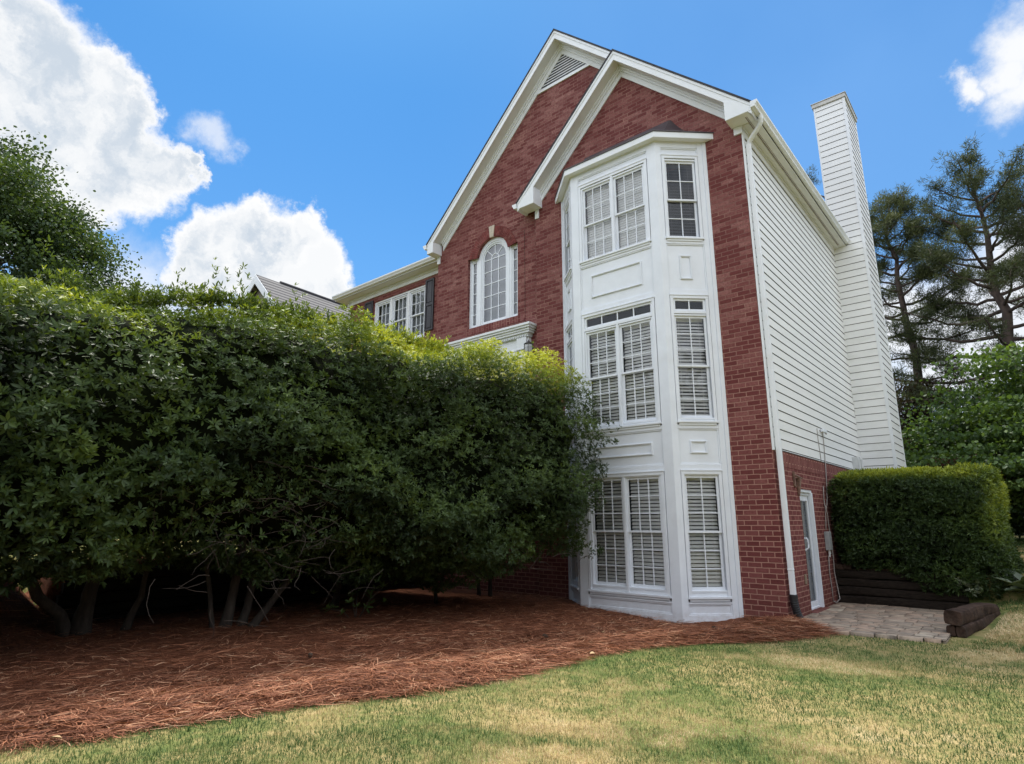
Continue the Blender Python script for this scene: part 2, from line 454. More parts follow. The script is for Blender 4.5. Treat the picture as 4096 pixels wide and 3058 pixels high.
# ================================================================== HOUSE
BD = .679
B0, B1, B2, B3 = -3.404, -1.427, -.716, -4.114
Y1 = .10
YC, YC2, CR, CTOP = 6.9, 8.33, .751, 13.30
SID0 = 2.73
YBACK = 10.9

house = empty('brick_house', (-4, 5, 0))
tag(house, 'tall red brick house with white bay windows, cream lap siding side and two front gables', 'house')

def wall_poly(mb, outer, holes, mp, depth=None, m=0, mrev=0):
    """flat wall with holes; outer/holes are 2-D lists, mp maps (a,b,depth)->xyz; holes get reveals of the given depth"""
    polys = [[Vector((p[0], p[1], 0)) for p in outer]] + [[Vector((p[0], p[1], 0)) for p in h] for h in holes]
    flat = [p for q in polys for p in q]
    tri = tessellate_polygon(polys)
    mb.add([mp(p.x, p.y, 0) for p in flat], [tuple(t) for t in tri], m)
    if depth:
        for h in holes:
            n = len(h)
            for i in range(n):
                a, b = h[i], h[(i+1) % n]
                mb.quad(mp(a[0], a[1], 0), mp(b[0], b[1], 0), mp(b[0], b[1], depth), mp(a[0], a[1], depth), mrev)

def front_map(y):
    return lambda a, b, d: (a, y + d, b)

# ---- openings
ACX, ASPR, ARAD = -6.376, 8.10, .53          # arched window
arch_hole = [(-7.22, 6.33), (-5.533, 6.33), (-5.533, 8.24)]
arch_hole += [(ACX + ARAD*math.cos(a), ASPR + ARAD*math.sin(a)) for a in np.linspace(math.asin((8.24-ASPR)/ARAD), PI - math.asin((8.24-ASPR)/ARAD), 21)]
arch_hole += [(-7.22, 8.24)]
bay_hole = [(-3.95, .1), (-.88, .1), (-.88, 8.6), (-3.95, 8.6)]
G1A, G0A, SL = (-2.435, 11.645), (-4.079, 13.255), .978
def roofz(A, x): return A[1] - SL*abs(x - A[0])

mb = MB()
# small gable wall (front) and main gable wall just behind it
wall_poly(mb, [(-4.887, -.4), (0, -.4), (0, 8.85), (G1A[0], 11.3), (-4.887, 8.9)], [bay_hole], front_map(0))
mb.quad((-4.887, 0, -.4), (-4.887, 0, 8.9), (-4.887, Y1, 8.9), (-4.887, Y1, -.4), 1)
wall_poly(mb, [(-8.37, -.4), (-.002, -.4), (-.002, 8.8), (G0A[0], 12.9), (-8.37, 8.8)], [arch_hole, bay_hole], front_map(Y1), .16, 0, 1)
mb.quad((-8.37, Y1, -.4), (-8.37, Y1, 8.9), (-8.37, YBACK, 8.9), (-8.37, YBACK, -.4), 1)
# side foundation wall with the door opening
D0, D1, DZ0, DZ1 = 1.30, 2.12, .05, 2.13
side_map = lambda a, b, d: (-d, a, b)
wall_poly(mb, [(0, -.4), (YBACK, -.4), (YBACK, SID0-.26), (0, SID0-.26)], [[(D0, DZ0), (D1, DZ0), (D1, DZ1), (D0, DZ1)]], side_map, .12, 1, 0)
# left wing front wall
WY = .75
wing_hole = [(-12.06, 6.78), (-9.60, 6.78), (-9.60, 8.42), (-12.06, 8.42)]
wall_poly(mb, [(-13.35, -.4), (-8.37, -.4), (-8.37, 8.7), (-13.35, 8.7)], [wing_hole], front_map(WY), .12, 0, 1)
mb.quad((-13.35, WY, -.4), (-13.35, WY, 8.7), (-13.35, 8, 8.7), (-13.35, 8, -.4), 1)
walls = mb.build('wall', [M['brick_front'], M['brick_side']], house)

# soldier courses
mb = MB()
mb.box(-7.24, -5.30, Y1-.012, Y1, 6.16, 6.328)
mb.build('soldier_course', M['soldier_front'], walls)
mb = MB(); mb.box(-12.1, -9.55, WY-.012, WY, 6.62, 6.778)
mb.build('soldier_course', M['soldier_front'], walls)
for (a, b) in ((.005, YC), (YC2, YBACK)):
    mb = MB(); mb.box(-.05, .006, a, b, SID0-.26, SID0-.002); mb.build('soldier_course', M['soldier_side'], walls)
# expansion joint beside the arched window
mb = MB(); mb.box(-5.312, -5.300, Y1-.002, Y1+.004, 6.05, 8.47)
mb.build('expansion_joint', M['timber'], walls)

# brick arch voussoirs and keystone
mb = MB(); mo = MB()
nb = 34
for i in range(nb):
    a0 = .16 + (PI-.32)*i/nb; a1 = .16 + (PI-.32)*(i+1)/nb - .012
    if abs((a0+a1)/2 - PI/2) < .11: continue
    r0, r1 = ARAD+.004, ARAD+.27
    pts = [(ACX+r0*math.cos(a0), ASPR+r0*math.sin(a0)), (ACX+r1*math.cos(a0), ASPR+r1*math.sin(a0)), (ACX+r1*math.cos(a1), ASPR+r1*math.sin(a1)), (ACX+r0*math.cos(a1), ASPR+r0*math.sin(a1))]
    mb.prism(pts, Y1-.012 - .003*random.random(), Y1+.02)
mo.prism([(ACX+(ARAD+rr)*math.cos(a), ASPR+(ARAD+rr)*math.sin(a)) for rr, aa in ((.006, np.linspace(.16, PI-.16, 24)), (.268, np.linspace(PI-.16, .16, 24))) for a in aa], Y1-.004, Y1+.01)
mb.build('brick_arch', M['archbrick'], walls, bevel=.003)
mo.build('mortar_bed', M['mortar'], walls)
mb = MB(); mb.prism([(ACX-.062, ASPR+ARAD-.01), (ACX+.062, ASPR+ARAD-.01), (ACX+.098, ASPR+ARAD+.30), (ACX-.098, ASPR+ARAD+.30)], Y1-.03, Y1+.02)
mb.build('keystone', M['stone'], walls, bevel=.006)

# ---- lap siding
def lap(mb, F, s0, s1, z0, z1, exp, phase=0.0):
    """tilted boards with a dirty gap under each lip, darkened to deepen its shadow line"""
    P = F.p; z = z0 + phase - (exp if phase > 0 else 0)
    while z < z1 - .002:
        a, b = max(z, z0), min(z + exp, z1)
        gap = .013
        mb.quad(P(s0, a + gap, .015), P(s1, a + gap, .015), P(s1, b, .004), P(s0, b, .004), 0)      # board face
        mb.quad(P(s0, a + gap, -.012), P(s1, a + gap, -.012), P(s1, a + gap, .015), P(s0, a + gap, .015), 1)  # underside
        mb.quad(P(s0, a, -.012), P(s1, a, -.012), P(s1, a + gap, -.012), P(s0, a + gap, -.012), 1)
        mb.quad(P(s0, a, .004), P(s1, a, .004), P(s1, a, -.012), P(s0, a, -.012), 1)
        z += exp
FS = Frame((.004, 0, 0), (0, 1, 0), (1, 0, 0))
mb = MB()
lap(mb, FS, .085, YC, SID0, 8.60, .171, .028)
lap(mb, FS, YC2, YBACK, SID0, 8.60, .171, .028)
lap(mb, Frame((-8.37, YBACK, 0), (1, 0, 0), (0, 1, 0)), 0, 8.37, -.3, 8.8, .171)
mb.quad((-8.37, YBACK-.01, 8.8), (0, YBACK-.01, 8.8), (G0A[0], YBACK-.01, 12.9), (G0A[0], YBACK-.01, 12.9), 0)
sid = mb.build('siding', [M['siding'], M['groove']], house)
mb = MB()
mb.box(.002, .026, .004, .088, SID0-.02, 8.63)            # corner board
mb.build('corner_board', M['trim'], sid, bevel=.003)
mb = MB(); mb.box(.0, .022, YBACK-.09, YBACK+.02, SID0, 8.6)
mb.build('corner_board', M['trim'], sid, bevel=.003)

# ---- chimney
mb = MB()
FCf = Frame((-.02, YC, 0), (1, 0, 0), (0, -1, 0)); FCr = Frame((CR, YC, 0), (0, 1, 0), (1, 0, 0)); FCb = Frame((-.02, YC2, 0), (1, 0, 0), (0, 1, 0)); FCl = Frame((-.02, YC, 0), (0, 1, 0), (-1, 0, 0))
lap(mb, FCf, 0, CR+.02, -.3, CTOP-.10, .1845, .06); lap(mb, FCr, 0, YC2-YC, -.3, CTOP-.10, .1845, .06); lap(mb, FCb, 0, CR+.02, -.3, CTOP-.10, .1845, .06); lap(mb, FCl, 0, YC2-YC, 8.5, CTOP-.10, .1845, .06)
chim = mb.build('chimney', [M['siding'], M['groove']], house)
for (x, y, sx, sy) in ((CR, YC, 1, -1), (CR, YC2, 1, 1)):
    mb = MB()
    mb.box(x-.045, x+.020, min(y, y+sy*.020), max(y, y+sy*.020), -.3, CTOP-.11)
    mb.box(min(x, x+sx*.021), max(x, x+sx*.021), min(y, y-sy*.045), max(y, y-sy*.045), -.3, CTOP-.11)
    mb.build('corner_board', M['trim'], chim, bevel=.002)
mb = MB(); mb.box(-.038, .005, YC-.019, YC+.03, 8.95, CTOP-.11)
mb.build('corner_board', M['trim'], chim, bevel=.002)
mb = MB(); mb.box(-.07, CR+.05, YC-.05, YC2+.05, CTOP-.115, CTOP); mb.box(-.09, CR+.07, YC-.07, YC2+.07, CTOP, CTOP+.02)
mb.box(.1, .62, YC+.3, YC+1.1, CTOP+.02, CTOP+.06)
mb.build('chimney_cap', pbr('cap_metal', (.50, .485, .45), .45, .12, 5, dirt=(.30, .27, .24), dscale=3), chim, bevel=.006)
mb = MB(); mb.tube([(.006, YC-.004, SID0), (.006, YC-.004, 8.58)], .010, 6)
mb.build('corner_bead', M['trim'], chim)

# ---- roofs: shingles, rake boards, soffits, friezes, boxed returns
def rake_side(T, Fr, S, Z, A, ex, yf, yw, yb, first=True):
    ax, az = A
    z = lambda x: az - SL*abs(x - ax)
    sg = 1 if ex > ax else -1
    xs = ex + sg*.035
    para = lambda t, b, x0=ax, x1=ex: [(x0, z(x0)+t), (x1, z(x1)+t), (x1, z(x1)+b), (x0, z(x0)+b)]
    T.prism(para(.03, -.015, ax, xs), yf-.03, yb)
    Fr.prism(para(-.016, -.235), yf, yf+.024)
    Fr.prism(para(-.016, -.085), yf-.014, yf)                 # shingle mould
    S.prism(para(-.205, -.222), yf+.024, yw)
    Z.prism(para(-.222, -.47, ax, ex - sg*.30), yw-.026, yw+.02)
    Z.prism(para(-.222, -.33, ax, ex - sg*.30), yw-.060, yw-.026)
    Z.prism(para(-.222, -.275, ax, ex - sg*.30), yw-.095, yw-.060)

T, Fr, S, Z = MB(), MB(), MB(), MB()
PYF, P0F = -.332, -.231
rake_side(T, Fr, S, Z, G1A, .315, PYF, 0, .2)
rake_side(T, Fr, S, Z, G1A, -5.177, PYF, 0, Y1+.02)
# main roof: long slopes
ax, az = G0A
z0f = lambda x: roofz(G0A, x)
T.prism([(ax, az+.031), (.349, z0f(.349)+.031), (.349, z0f(.349)-.014), (ax, az-.014)], .2, YBACK+.3)
rake_side(T, Fr, S, Z, G0A, -8.472, P0F, Y1, YBACK+.3)
xr = -2.45                                                     # right rake of the main gable runs in behind the small gable
para = lambda t, b: [(ax, az+t), (xr, z0f(xr)+t), (xr, z0f(xr)+b), (ax, az+b)]
T.prism(para(.03, -.015), P0F-.03, .2)
Fr.prism(para(-.016, -.235), P0F, P0F+.024); Fr.prism(para(-.016, -.085), P0F-.014, P0F)
S.prism(para(-.205, -.222), P0F+.024, Y1)
Z.prism(para(-.222, -.47), Y1-.026, Y1+.02); Z.prism(para(-.222, -.33), Y1-.060, Y1-.026); Z.prism(para(-.222, -.275), Y1-.095, Y1-.060)
# boxed returns
def ret(S, xi, xo, zb, A, yf, yw):
    z = lambda x: A[1] - SL*abs(x - A[0]) - .22
    S.prism([(xi, zb), (xo, zb), (xo, z(xo)+.205), (xi, z(xi)+.01)], yf-.006, yw)
ret(Fr, -.16, .313, 8.79, G1A, PYF, -.003)
ret(Fr, -4.69, -5.175, 8.79, G1A, PYF, -.003)
ret(Fr, -8.24, -8.47, 8.66, G0A, P0F, Y1-.003)
Fr.box(-8.74+.265, -8.25, P0F+.002, Y1-.004, 8.655, 8.7)
# frieze return blocks on the brick
Fr.box(-.125, .03, -.03, .02, 8.63, 8.788); Fr.box(-4.885, -4.78, -.03, 0, 8.56, 8.788); Fr.box(-8.38, -8.28, Y1-.035, Y1, 8.44, 8.654)
roof = T.build('roof', M['shingle'], house)
Fr.build('rake_fascia', M['trim'], roof, bevel=.003)
S.build('rake_soffit', M['eave'], roof)
Z.build('frieze_board', M['trim'], roof, bevel=.004)

# right eave: soffit, vent channel, frieze, fascia, gutter
mb = MB()
for (y0, y1) in ((0, YC-.003), (YC2+.003, 11.2)):
    mb.box(.03, .315, y0, y1, 8.79, 8.80)
    mb.box(.055, .15, y0, y1, 8.772, 8.79)
mb.build('eave_soffit', M['eave'], roof, bevel=.002)
mb = MB(); mb.box(.158, .172, -.2, YC-.2, 8.786, 8.7895); mb.box(.184, .192, -.2, YC-.2, 8.786, 8.7895)
mb.build('soffit_vent', pbr('vent_strip', (.22, .17, .15), .6, .2, 8), roof)
mb = MB(); mb.box(.004, .03, .0, YC-.003, 8.60, 8.80); mb.box(.03, .055, .0, YC-.003, 8.73, 8.80)
mb.build('frieze_board', M['eave'], roof, bevel=.003)

def gutter(mb, axis, a0, a1, base, zt, out=1):
    """K-style trough: profile in (offset, z) extruded along an axis"""
    pr = [(0, zt), (0, zt-.115), (.075, zt-.115), (.085, zt-.085), (.112, zt-.05), (.122, zt-.04), (.122, zt), (.112, zt), (.112, zt-.035), (.07, zt-.10), (.008, zt-.10), (.008, zt)]
    if axis == 'y':
        mb.prism([(base + out*p, q) for p, q in pr], a0, a1, 'y')
    else:
        mb.prism([(base + out*p, q) for p, q in pr], a0, a1, 'x')
def gcap(mb, axis, a, base, zt, out=1):
    pr = [(0, zt), (0, zt-.117), (.075, zt-.117), (.087, zt-.085), (.114, zt-.05), (.124, zt-.04), (.124, zt)]
    mb.prism([(base + out*p, q) for p, q in pr], a-.004, a+.004, axis)
mb = MB()
gutter(mb, 'y', -.36, YC-.01, .316, 8.945); gcap(mb, 'y', -.364, .316, 8.945)
gut = mb.build('gutter', M['trim'], house, bevel=.002)
mb = MB()
gutter(mb, 'y', YC2+.01, 11.2, .316, 8.945); gcap(mb, 'y', 11.204, .316, 8.945)
mb.box(.30, .316, YC2+.01, 11.2, 8.79, 8.95)
mb.build('gutter', M['trim'], house)
# little gutter stub at the foot of the small gable's left slope
mb = MB(); gutter(mb, 'y', -.36, Y1-.01, -5.19, 8.93, -1); gcap(mb, 'y', -.364, -5.19, 8.93, -1); mb.build('gutter', M['trim'], house)
mb = MB(); gutter(mb, 'y', -.26, .25, -8.485, 8.93, -1); gcap(mb, 'y', -.264, -8.485, 8.93, -1); mb.build('gutter', M['trim'], house)

# downspout
mb = MB()
mb.tube([(.375, -.02, 8.84), (.375, -.02, 8.76), (.360, .0, 8.70), (.33, .02, 8.66), (.12, .105, 8.50), (.085, .115, 8.46), (.075, .12, 8.40)], [.042]*7, 10)
mb.box(.035, .115, .078, .158, .40, 8.42)
for zz in (7.75, 5.2, 4.1): mb.box(.032, .118, .075, .161, zz, zz+.02)
mb.box(.031, .119, .074, .162, .80, .83)
ds = mb.build('downspout', M['trim'], house, bevel=.008)
mb = MB()
pth = []; rr = []
for i in range(47):
    t = i/46
    z = .44 - .50*t; x = .075 + .10*t**2.5; y = .12 + .10*t**2.2
    pth.append((x, y, z)); rr.append(.060 if i < 8 else (.064 if i % 3 else .054))
mb.tube(pth, rr, 14)
mb.build('drain_hose', M['black_plastic'], ds, smooth=True)

# left wing eave, gutter, roof
mb = MB()
mb.box(-13.8, -8.30, .42, WY, 8.78, 8.80)
mb.box(-13.8, -8.30, .415, .435, 8.78, 8.93)
mb.box(-13.8, -13.36, WY, 8.0, 8.78, 8.80)
mb.box(-13.8, -13.78, .43, 8.0, 8.78, 8.93)
we = mb.build('wing_soffit', M['eave'], roof, bevel=.002)
mb = MB(); mb.box(-13.37, -8.3, WY-.03, WY, 8.60, 8.78); mb.box(-13.37, -8.3, WY-.07, WY-.03, 8.71, 8.78)
mb.box(-13.52, -13.37, WY-.03, WY+.05, 8.60, 8.66); mb.box(-13.50, -13.42, WY-.02, WY+.05, 8.66, 8.78)
mb.build('frieze_board', M['trim'], we, bevel=.003)
mb = MB(); gutter(mb, 'x', -13.82, -8.30, .414, 8.945, -1)
mb.prism([(-13.82, .414), (-13.82, .29), (-13.812, .29), (-13.812, .414)], 8.83, 8.945, 'z')
mb.build('gutter', M['trim'], house, bevel=.002)
mb = MB()
ridge = 8.95 + .54*2.6
mb.add([(-13.85, .40, 8.95), (-8.4, .40, 8.95), (-8.4, 3.0, ridge), (-11.2, 3.0, ridge), (-13.85, 8, 8.95), (-11.2, 8, ridge), (-8.4, 8, ridge)], [(0, 1, 2, 3), (0, 3, 5, 4), (3, 2, 6, 5)])
mb.build('wing_roof', M['shingle'], roof)

# gable vent
mb = MB()
vx0, vx1, vz0, vz1 = -4.95, -3.21, 12.03, 12.88
mb.box(vx0-.02, vx1+.02, Y1-.03, Y1+.01, 12.02, 12.085)
zz = 12.10
while zz < 12.80:
    hw = (12.86 - zz)/SL - .01
    if hw > .03:
        mb.hexa([(-4.079-hw, Y1-.006, zz), (-4.079+hw, Y1-.006, zz), (-4.079+hw, Y1+.03, zz+.02), (-4.079-hw, Y1+.03, zz+.02),
                 (-4.079-hw, Y1-.006, zz+.024), (-4.079+hw, Y1-.006, zz+.024), (-4.079+hw, Y1+.03, zz+.044), (-4.079-hw, Y1+.03, zz+.044)])
    zz += .074
vent = mb.build('gable_vent', M['trim'], house)
mb = MB(); mb.prism([(-4.94, 12.06), (-3.22, 12.06), (-4.079, 12.86)], Y1-.001, Y1-.0035); mb.build('vent_dark_backing', M['black_plastic'], vent)  # flat black sheet stands in for the shade behind the slats

# ---- windows
def muntins(mb, F, s0, s1, z0, z1, cols, rows, d, w=.017):
    for i in range(1, cols):
        s = s0 + (s1-s0)*i/cols; mb.fbox(F, s-w/2, s+w/2, z0, z1, d-.008, d+.012)
    for j in range(1, rows):
        z = z0 + (z1-z0)*j/rows
        for i in range(cols):
            a = s0 + (s1-s0)*i/cols + (w/2 if i else 0); b = s0 + (s1-s0)*(i+1)/cols - (w/2 if i < cols-1 else 0)
            mb.fbox(F, a, b, z-w/2, z+w/2, d-.007, d+.010)

def pane(F, s0, s1, z0, z1, d, parent, mat='glass'):
    mb = MB(); P = F.p
    mb.quad(P(s0, z0, d), P(s1, z0, d), P(s1, z1, d), P(s0, z1, d))
    return mb.build('pane', M[mat], parent)

def blinds(F, s0, s1, z0, z1, d, parent, mat='blind', pitch=.062, width=.052, tilt=46, drop=0.0):
    mb = MB(); P = F.p; z = z1 - .05
    a = math.radians(tilt); hx, hz = .5*width*math.cos(a), .5*width*math.sin(a)
    mb.fbox(F, s0, s1, z1-.045, z1, d-.03, d+.02)
    while z > z0 + drop + .01:
        j = random.uniform(-.002, .002); k = random.uniform(-.0015, .0015)
        mb.hexa([P(s0, z-hz+j, d-hx), P(s1, z-hz+k, d-hx), P(s1, z+hz+k, d+hx), P(s0, z+hz+j, d+hx),
                 P(s0, z-hz+j+.003, d-hx), P(s1, z-hz+k+.003, d-hx), P(s1, z+hz+k+.003, d+hx), P(s0, z+hz+j+.003, d+hx)])
        z -= pitch
    for q in (.16, .84):
        s = s0 + (s1-s0)*q; mb.fbox(F, s-.002, s+.002, z0+drop, z1, d+hx+.001, d+hx+.003)
    return mb.build('blind', M[mat], parent)

def sash_window(parent, F, g0, g1, gz0, gz1, zm, cols, ru, rl, bl='blind', tilt=46, drop=0.0, glass='glass', d=-.035, pitch=.062, jamb=.03, lite_h=True):
    """double-hung unit; g0..g1 x gz0..gz1 is the glazed area, zm the meeting rail"""
    st = .042
    mb = MB()
    mb.ring(F, g0-st-jamb, g1+st+jamb, gz0-.065-jamb*.6, gz1+st+jamb, jamb, d-.075, d+.03)
    win = mb.build('window', M['white'], parent, bevel=.002)
    up = MB(); up.ring(F, g0-st, g1+st, zm-.018, gz1+st, st, d-.03, d, wb=.036)
    muntins(up, F, g0, g1, zm+.018, gz1, cols, ru, d-.012)
    su = up.build('sash', M['white'], win, bevel=.002)
    pane(F, g0, g1, zm+.018, gz1, d-.018, su, glass)
    dl = d - .036
    lo = MB(); lo.ring(F, g0-st, g1+st, gz0-.065, zm+.014, st, dl-.03, dl, wb=.065, wt=.034)
    muntins(lo, F, g0, g1, gz0, zm-.02, cols, rl, dl-.012)
    sl = lo.build('sash', M['white'], win, bevel=.002)
    pane(F, g0, g1, gz0, zm-.02, dl-.018, sl, glass)
    blinds(F, g0-.02, g1+.02, gz0-.03, gz1+.03, d-.118, win, bl, tilt=tilt, drop=drop, pitch=pitch)
    return win

# ---- bay
Ff = Frame((B0, -BD, 0), (1, 0, 0), (0, -1, 0))
tr = Vector((B2-B1, BD, 0)); LR = tr.length
Fr_ = Frame((B1, -BD, 0), tr, (tr.y, -tr.x, 0))
tl = Vector((B0-B3, -BD, 0))
Fl_ = Frame((B3, 0, 0), tl, (tl.y, -tl.x, 0))
ZB = [-.04, -.01, -.03]
bay = MB()
def bay_face(F, L, sl, sr, zb):
    """stiles, rails and recessed panels of one face of the bay (openings left free)"""
    b = bay
    b.fbox(F, 0, sl, zb, 8.756, -.11, 0); b.fbox(F, L-sr, L, zb, 8.756, -.11, 0)
    s0, s1 = sl, L-sr
    for (z0, z1, d) in ((zb, .075, -.004), (.245, .275, -.004), (2.40, 2.51, -.006), (3.135, 3.20, -.006), (5.58, 5.69, -.006), (6.61, 6.69, -.006), (8.45, 8.52, -.006), (8.63, 8.756, -.004)):
        b.fbox(F, s0, s1, z0, z1, -.11, d)
    for (z0, z1) in ((.075, .245), (2.51, 3.135), (5.69, 6.61), (8.52, 8.63)):
        b.fbox(F, s0, s1, z0, z1, -.11, -.034)
        # cove around the panel
        w = .022
        b.fbox(F, s0, s1, z0, z0+w, -.034, -.016); b.fbox(F, s0, s1, z1-w, z1, -.034, -.016)
        b.fbox(F, s0, s0+w, z0+w, z1-w, -.034, -.016); b.fbox(F, s1-w, s1, z0+w, z1-w, -.034, -.016)
bay_face(Ff, B1-B0, .18, .18, -.05)
bay_face(Fr_, LR, .112, .148, -.045)
bay_face(Fl_, LR, .148, .112, -.01)
bayo = bay.build('bay', M['white'], house, bevel=.004)
# trim edge where bay meets brick
mb = MB(); mb.fbox(Fr_, LR-.05, LR+.02, -.045, 8.752, .002, .022); mb.fbox(Fl_, -.02, .05, -.01, 8.752, .002, .022)
mb.build('edge_board', M['white'], bayo, bevel=.003)

def moulding(F, s0, s1, z0, z1):
    mb = MB(); mb.ring(F, s0, s1, z0, z1, .034, -.036, -.012); mb.ring(F, s0+.008, s1-.008, z0+.008, z1-.008, .014, -.012, -.004)
    mb.build('panel_moulding', M['white'], bayo, bevel=.003)
for (F, L, ins) in ((Ff, B1-B0, .42), (Fr_, LR, .345), (Fl_, LR, .345)):
    moulding(F, ins, L-ins-(.06 if F is Fr_ else 0), 5.905, 6.385)
    moulding(F, ins-.03, L-ins+.03-(.05 if F is Fr_ else 0), 2.70, 2.925)

def casing(F, s0, s1, z0, z1, zs, mull=None, transom=None, zfill=None):
    """flat casing, head drip and sill round an opening"""
    mb = MB(); w = .055
    mb.fbox(F, s0, s0+w, z0, z1-w, -.11, .010); mb.fbox(F, s1-w, s1, z0, z1-w, -.11, .010); mb.fbox(F, s0, s1, z1-w, z1, -.11, .011)
    mb.fbox(F, s0-.008, s1+.008, z1, z1+.02, -.02, .022)
    mb.fbox(F, s0-.012, s1+.012, zs-.035, zs, -.11, .035); mb.fbox(F, s0+.02, s1-.02, zs-.075, zs-.035, -.02, .012)
    mb.fbox(F, s0+.056, s1-.056, zs-.0, max(z0, zfill or 0), -.13, -.012)
    if mull: mb.fbox(F, mull-.022, mull+.022, z0, transom or (z1-w), -.11, .004)
    if transom: mb.fbox(F, s0+w, s1-w, transom, transom+.05, -.11, .006)
    return mb.build('window_casing', M['white'], bayo, bevel=.003)

C0, C1 = .192, B1-B0-.192
MID = (C0+C1)/2
for (zg0, zg1, zm, zc, zs, ru, rl, kind) in ((6.80, 8.305, 7.53, 8.45, 6.735, 2, 2, 'up'), (3.375, 5.155, 4.265, 5.58, 3.265, 3, 3, 'mid'), (.505, 2.285, 1.387, 2.40, .36, 3, 3, 'low')):
    trz = 5.235 if kind == 'mid' else None
    casing(Ff, C0, C1, zs+.002, zc, zs, MID, trz, zg0-.075)
    hw = .3075
    for c in (MID-.37, MID+.37):
        drop = random.choice([.02, .05]) if kind == 'low' else 0.0
        sash_window(bayo, Ff, c-hw+.012, c+hw-.012, zg0, zg1 - (0 if kind != 'up' else .0), zm, 3, ru, rl, 'blind', {'up': -80, 'mid': -63, 'low': -56}[kind], drop, pitch=.053 if kind == 'up' else .062)
    for (F, a, b, q) in ((Fr_, .118, .825, 0), (Fl_, LR-.825, LR-.118, 1)):
        casing(F, a, b, zs+.002, zc, zs, None, trz, zg0-.075)
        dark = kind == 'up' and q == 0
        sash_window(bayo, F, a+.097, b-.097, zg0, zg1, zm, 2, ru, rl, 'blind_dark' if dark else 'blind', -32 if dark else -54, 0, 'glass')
    if kind == 'mid':
        for (F, a, b, n) in ((Ff, C0+.055, C1-.055, 4), (Fr_, .173, .770, 2), (Fl_, LR-.770, LR-.173, 2)):
            mb = MB(); mb.ring(F, a, b, trz+.05, zc-.055, .04, -.07, -.02); muntins(mb, F, a+.04, b-.04, trz+.09, zc-.095, n, 1, -.035, .022)
            tw = mb.build('transom_window', M['white'], bayo, bevel=.002)
            pane(F, a+.04, b-.04, trz+.09, zc-.095, -.045, tw, 'glass')

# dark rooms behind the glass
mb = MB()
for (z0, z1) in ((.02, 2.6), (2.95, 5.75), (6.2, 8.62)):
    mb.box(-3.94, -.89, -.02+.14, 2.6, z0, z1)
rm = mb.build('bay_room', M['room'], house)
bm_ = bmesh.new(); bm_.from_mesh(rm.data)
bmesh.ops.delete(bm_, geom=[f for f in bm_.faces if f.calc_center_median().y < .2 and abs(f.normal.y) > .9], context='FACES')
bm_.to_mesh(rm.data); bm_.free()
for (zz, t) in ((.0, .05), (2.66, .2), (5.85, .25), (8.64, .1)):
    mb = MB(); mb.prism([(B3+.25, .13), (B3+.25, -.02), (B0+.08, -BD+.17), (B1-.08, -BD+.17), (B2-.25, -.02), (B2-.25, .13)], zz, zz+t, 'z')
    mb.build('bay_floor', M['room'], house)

# bay crown and copper roof
def off(o): return [(B3-o*1.414, 0), (B0-o*.414, -BD-o), (B1+o*.414, -BD-o), (B2+o*1.414, 0)]
mb = MB(); mb.prism(off(.137), 8.752, 8.875, 'z'); mb.prism(off(.012), 8.735, 8.7515, 'z')
crown = mb.build('bay_crown', M['trim'], bayo, bevel=.004)
mb = MB(); mb.prism(off(.155), 8.876, 8.895, 'z')
base = off(.15); top = [(-3.47, -.012), (-3.43, -.03), (-1.40, -.03), (-1.36, -.012)]
N = 10; vs = []
for i in range(N+1):
    t = i/N; zt = 8.896 + .67*(.25*t + .75*t**2.6)
    vs += [(base[k][0] + (top[k][0]-base[k][0])*t, base[k][1] + (top[k][1]-base[k][1])*t, zt) for k in range(4)]
mb.add(vs, [(i*4+k, i*4+k+1, (i+1)*4+k+1, (i+1)*4+k) for i in range(N) for k in range(3)] + [(N*4, N*4+1, N*4+2, N*4+3)])
mb.build('bay_roof', M['copper'], bayo)

# ---- arched window
FA = Frame((0, Y1+.10, 0), (1, 0, 0), (0, -1, 0))
mb = MB()
def arch_ring(mb, r0, r1, d0, d1, zlo, n=24):
    an = np.linspace(0, PI, n)
    for i in range(n-1):
        p = [(ACX+r*math.cos(a), ASPR+r*math.sin(a)) for r, a in ((r0, an[i]), (r1, an[i]), (r1, an[i+1]), (r0, an[i+1]))]
        mb.prism(p, FA.o.y-d1, FA.o.y-d0)
    for sg in (-1, 1):
        xa, xb = sorted((ACX+sg*r0, ACX+sg*r1)); mb.fbox(FA, xa, xb, zlo, ASPR, d0, d1)
arch_ring(mb, .44, .528, -.06, .03, 6.33); arch_ring(mb, .40, .44, -.06, .012, 6.40)
mb.fbox(FA, ACX-.44, ACX+.44, 6.33, 6.40, -.06, .012)
for (a, b) in ((-7.218, -6.905), (-5.847, -5.535)):
    mb.ring(FA, a, b, 6.33, 8.238, .055, -.06, .02); mb.ring(FA, a+.055, b-.055, 6.385, 8.183, .035, -.06, .0)
aw = mb.build('arched_window', M['white'], house, bevel=.003)
mb = MB()
arch_ring(mb, .365, .40, -.05, -.01, 6.40)
mb.fbox(FA, ACX-.365, ACX+.365, 6.40, 6.45, -.05, -.01)
for x in (ACX-.122, ACX+.122): mb.fbox(FA, x-.011, x+.011, 6.45, ASPR-.0, -.04, -.015)
for j in range(5):
    z = ASPR - .33*j
    for k in range(3): mb.fbox(FA, ACX-.365+.2433*k+(.011 if k else 0), ACX-.365+.2433*(k+1)-(.011 if k < 2 else 0), z-.011, z+.011, -.039, -.016)
an = np.linspace(0, PI, 13)
for i in range(12):
    mb.prism([(ACX+r*math.cos(a), ASPR+r*math.sin(a)) for r, a in ((.112, an[i]), (.133, an[i]), (.133, an[i+1]), (.112, an[i+1]))], FA.o.y+.016, FA.o.y+.039)
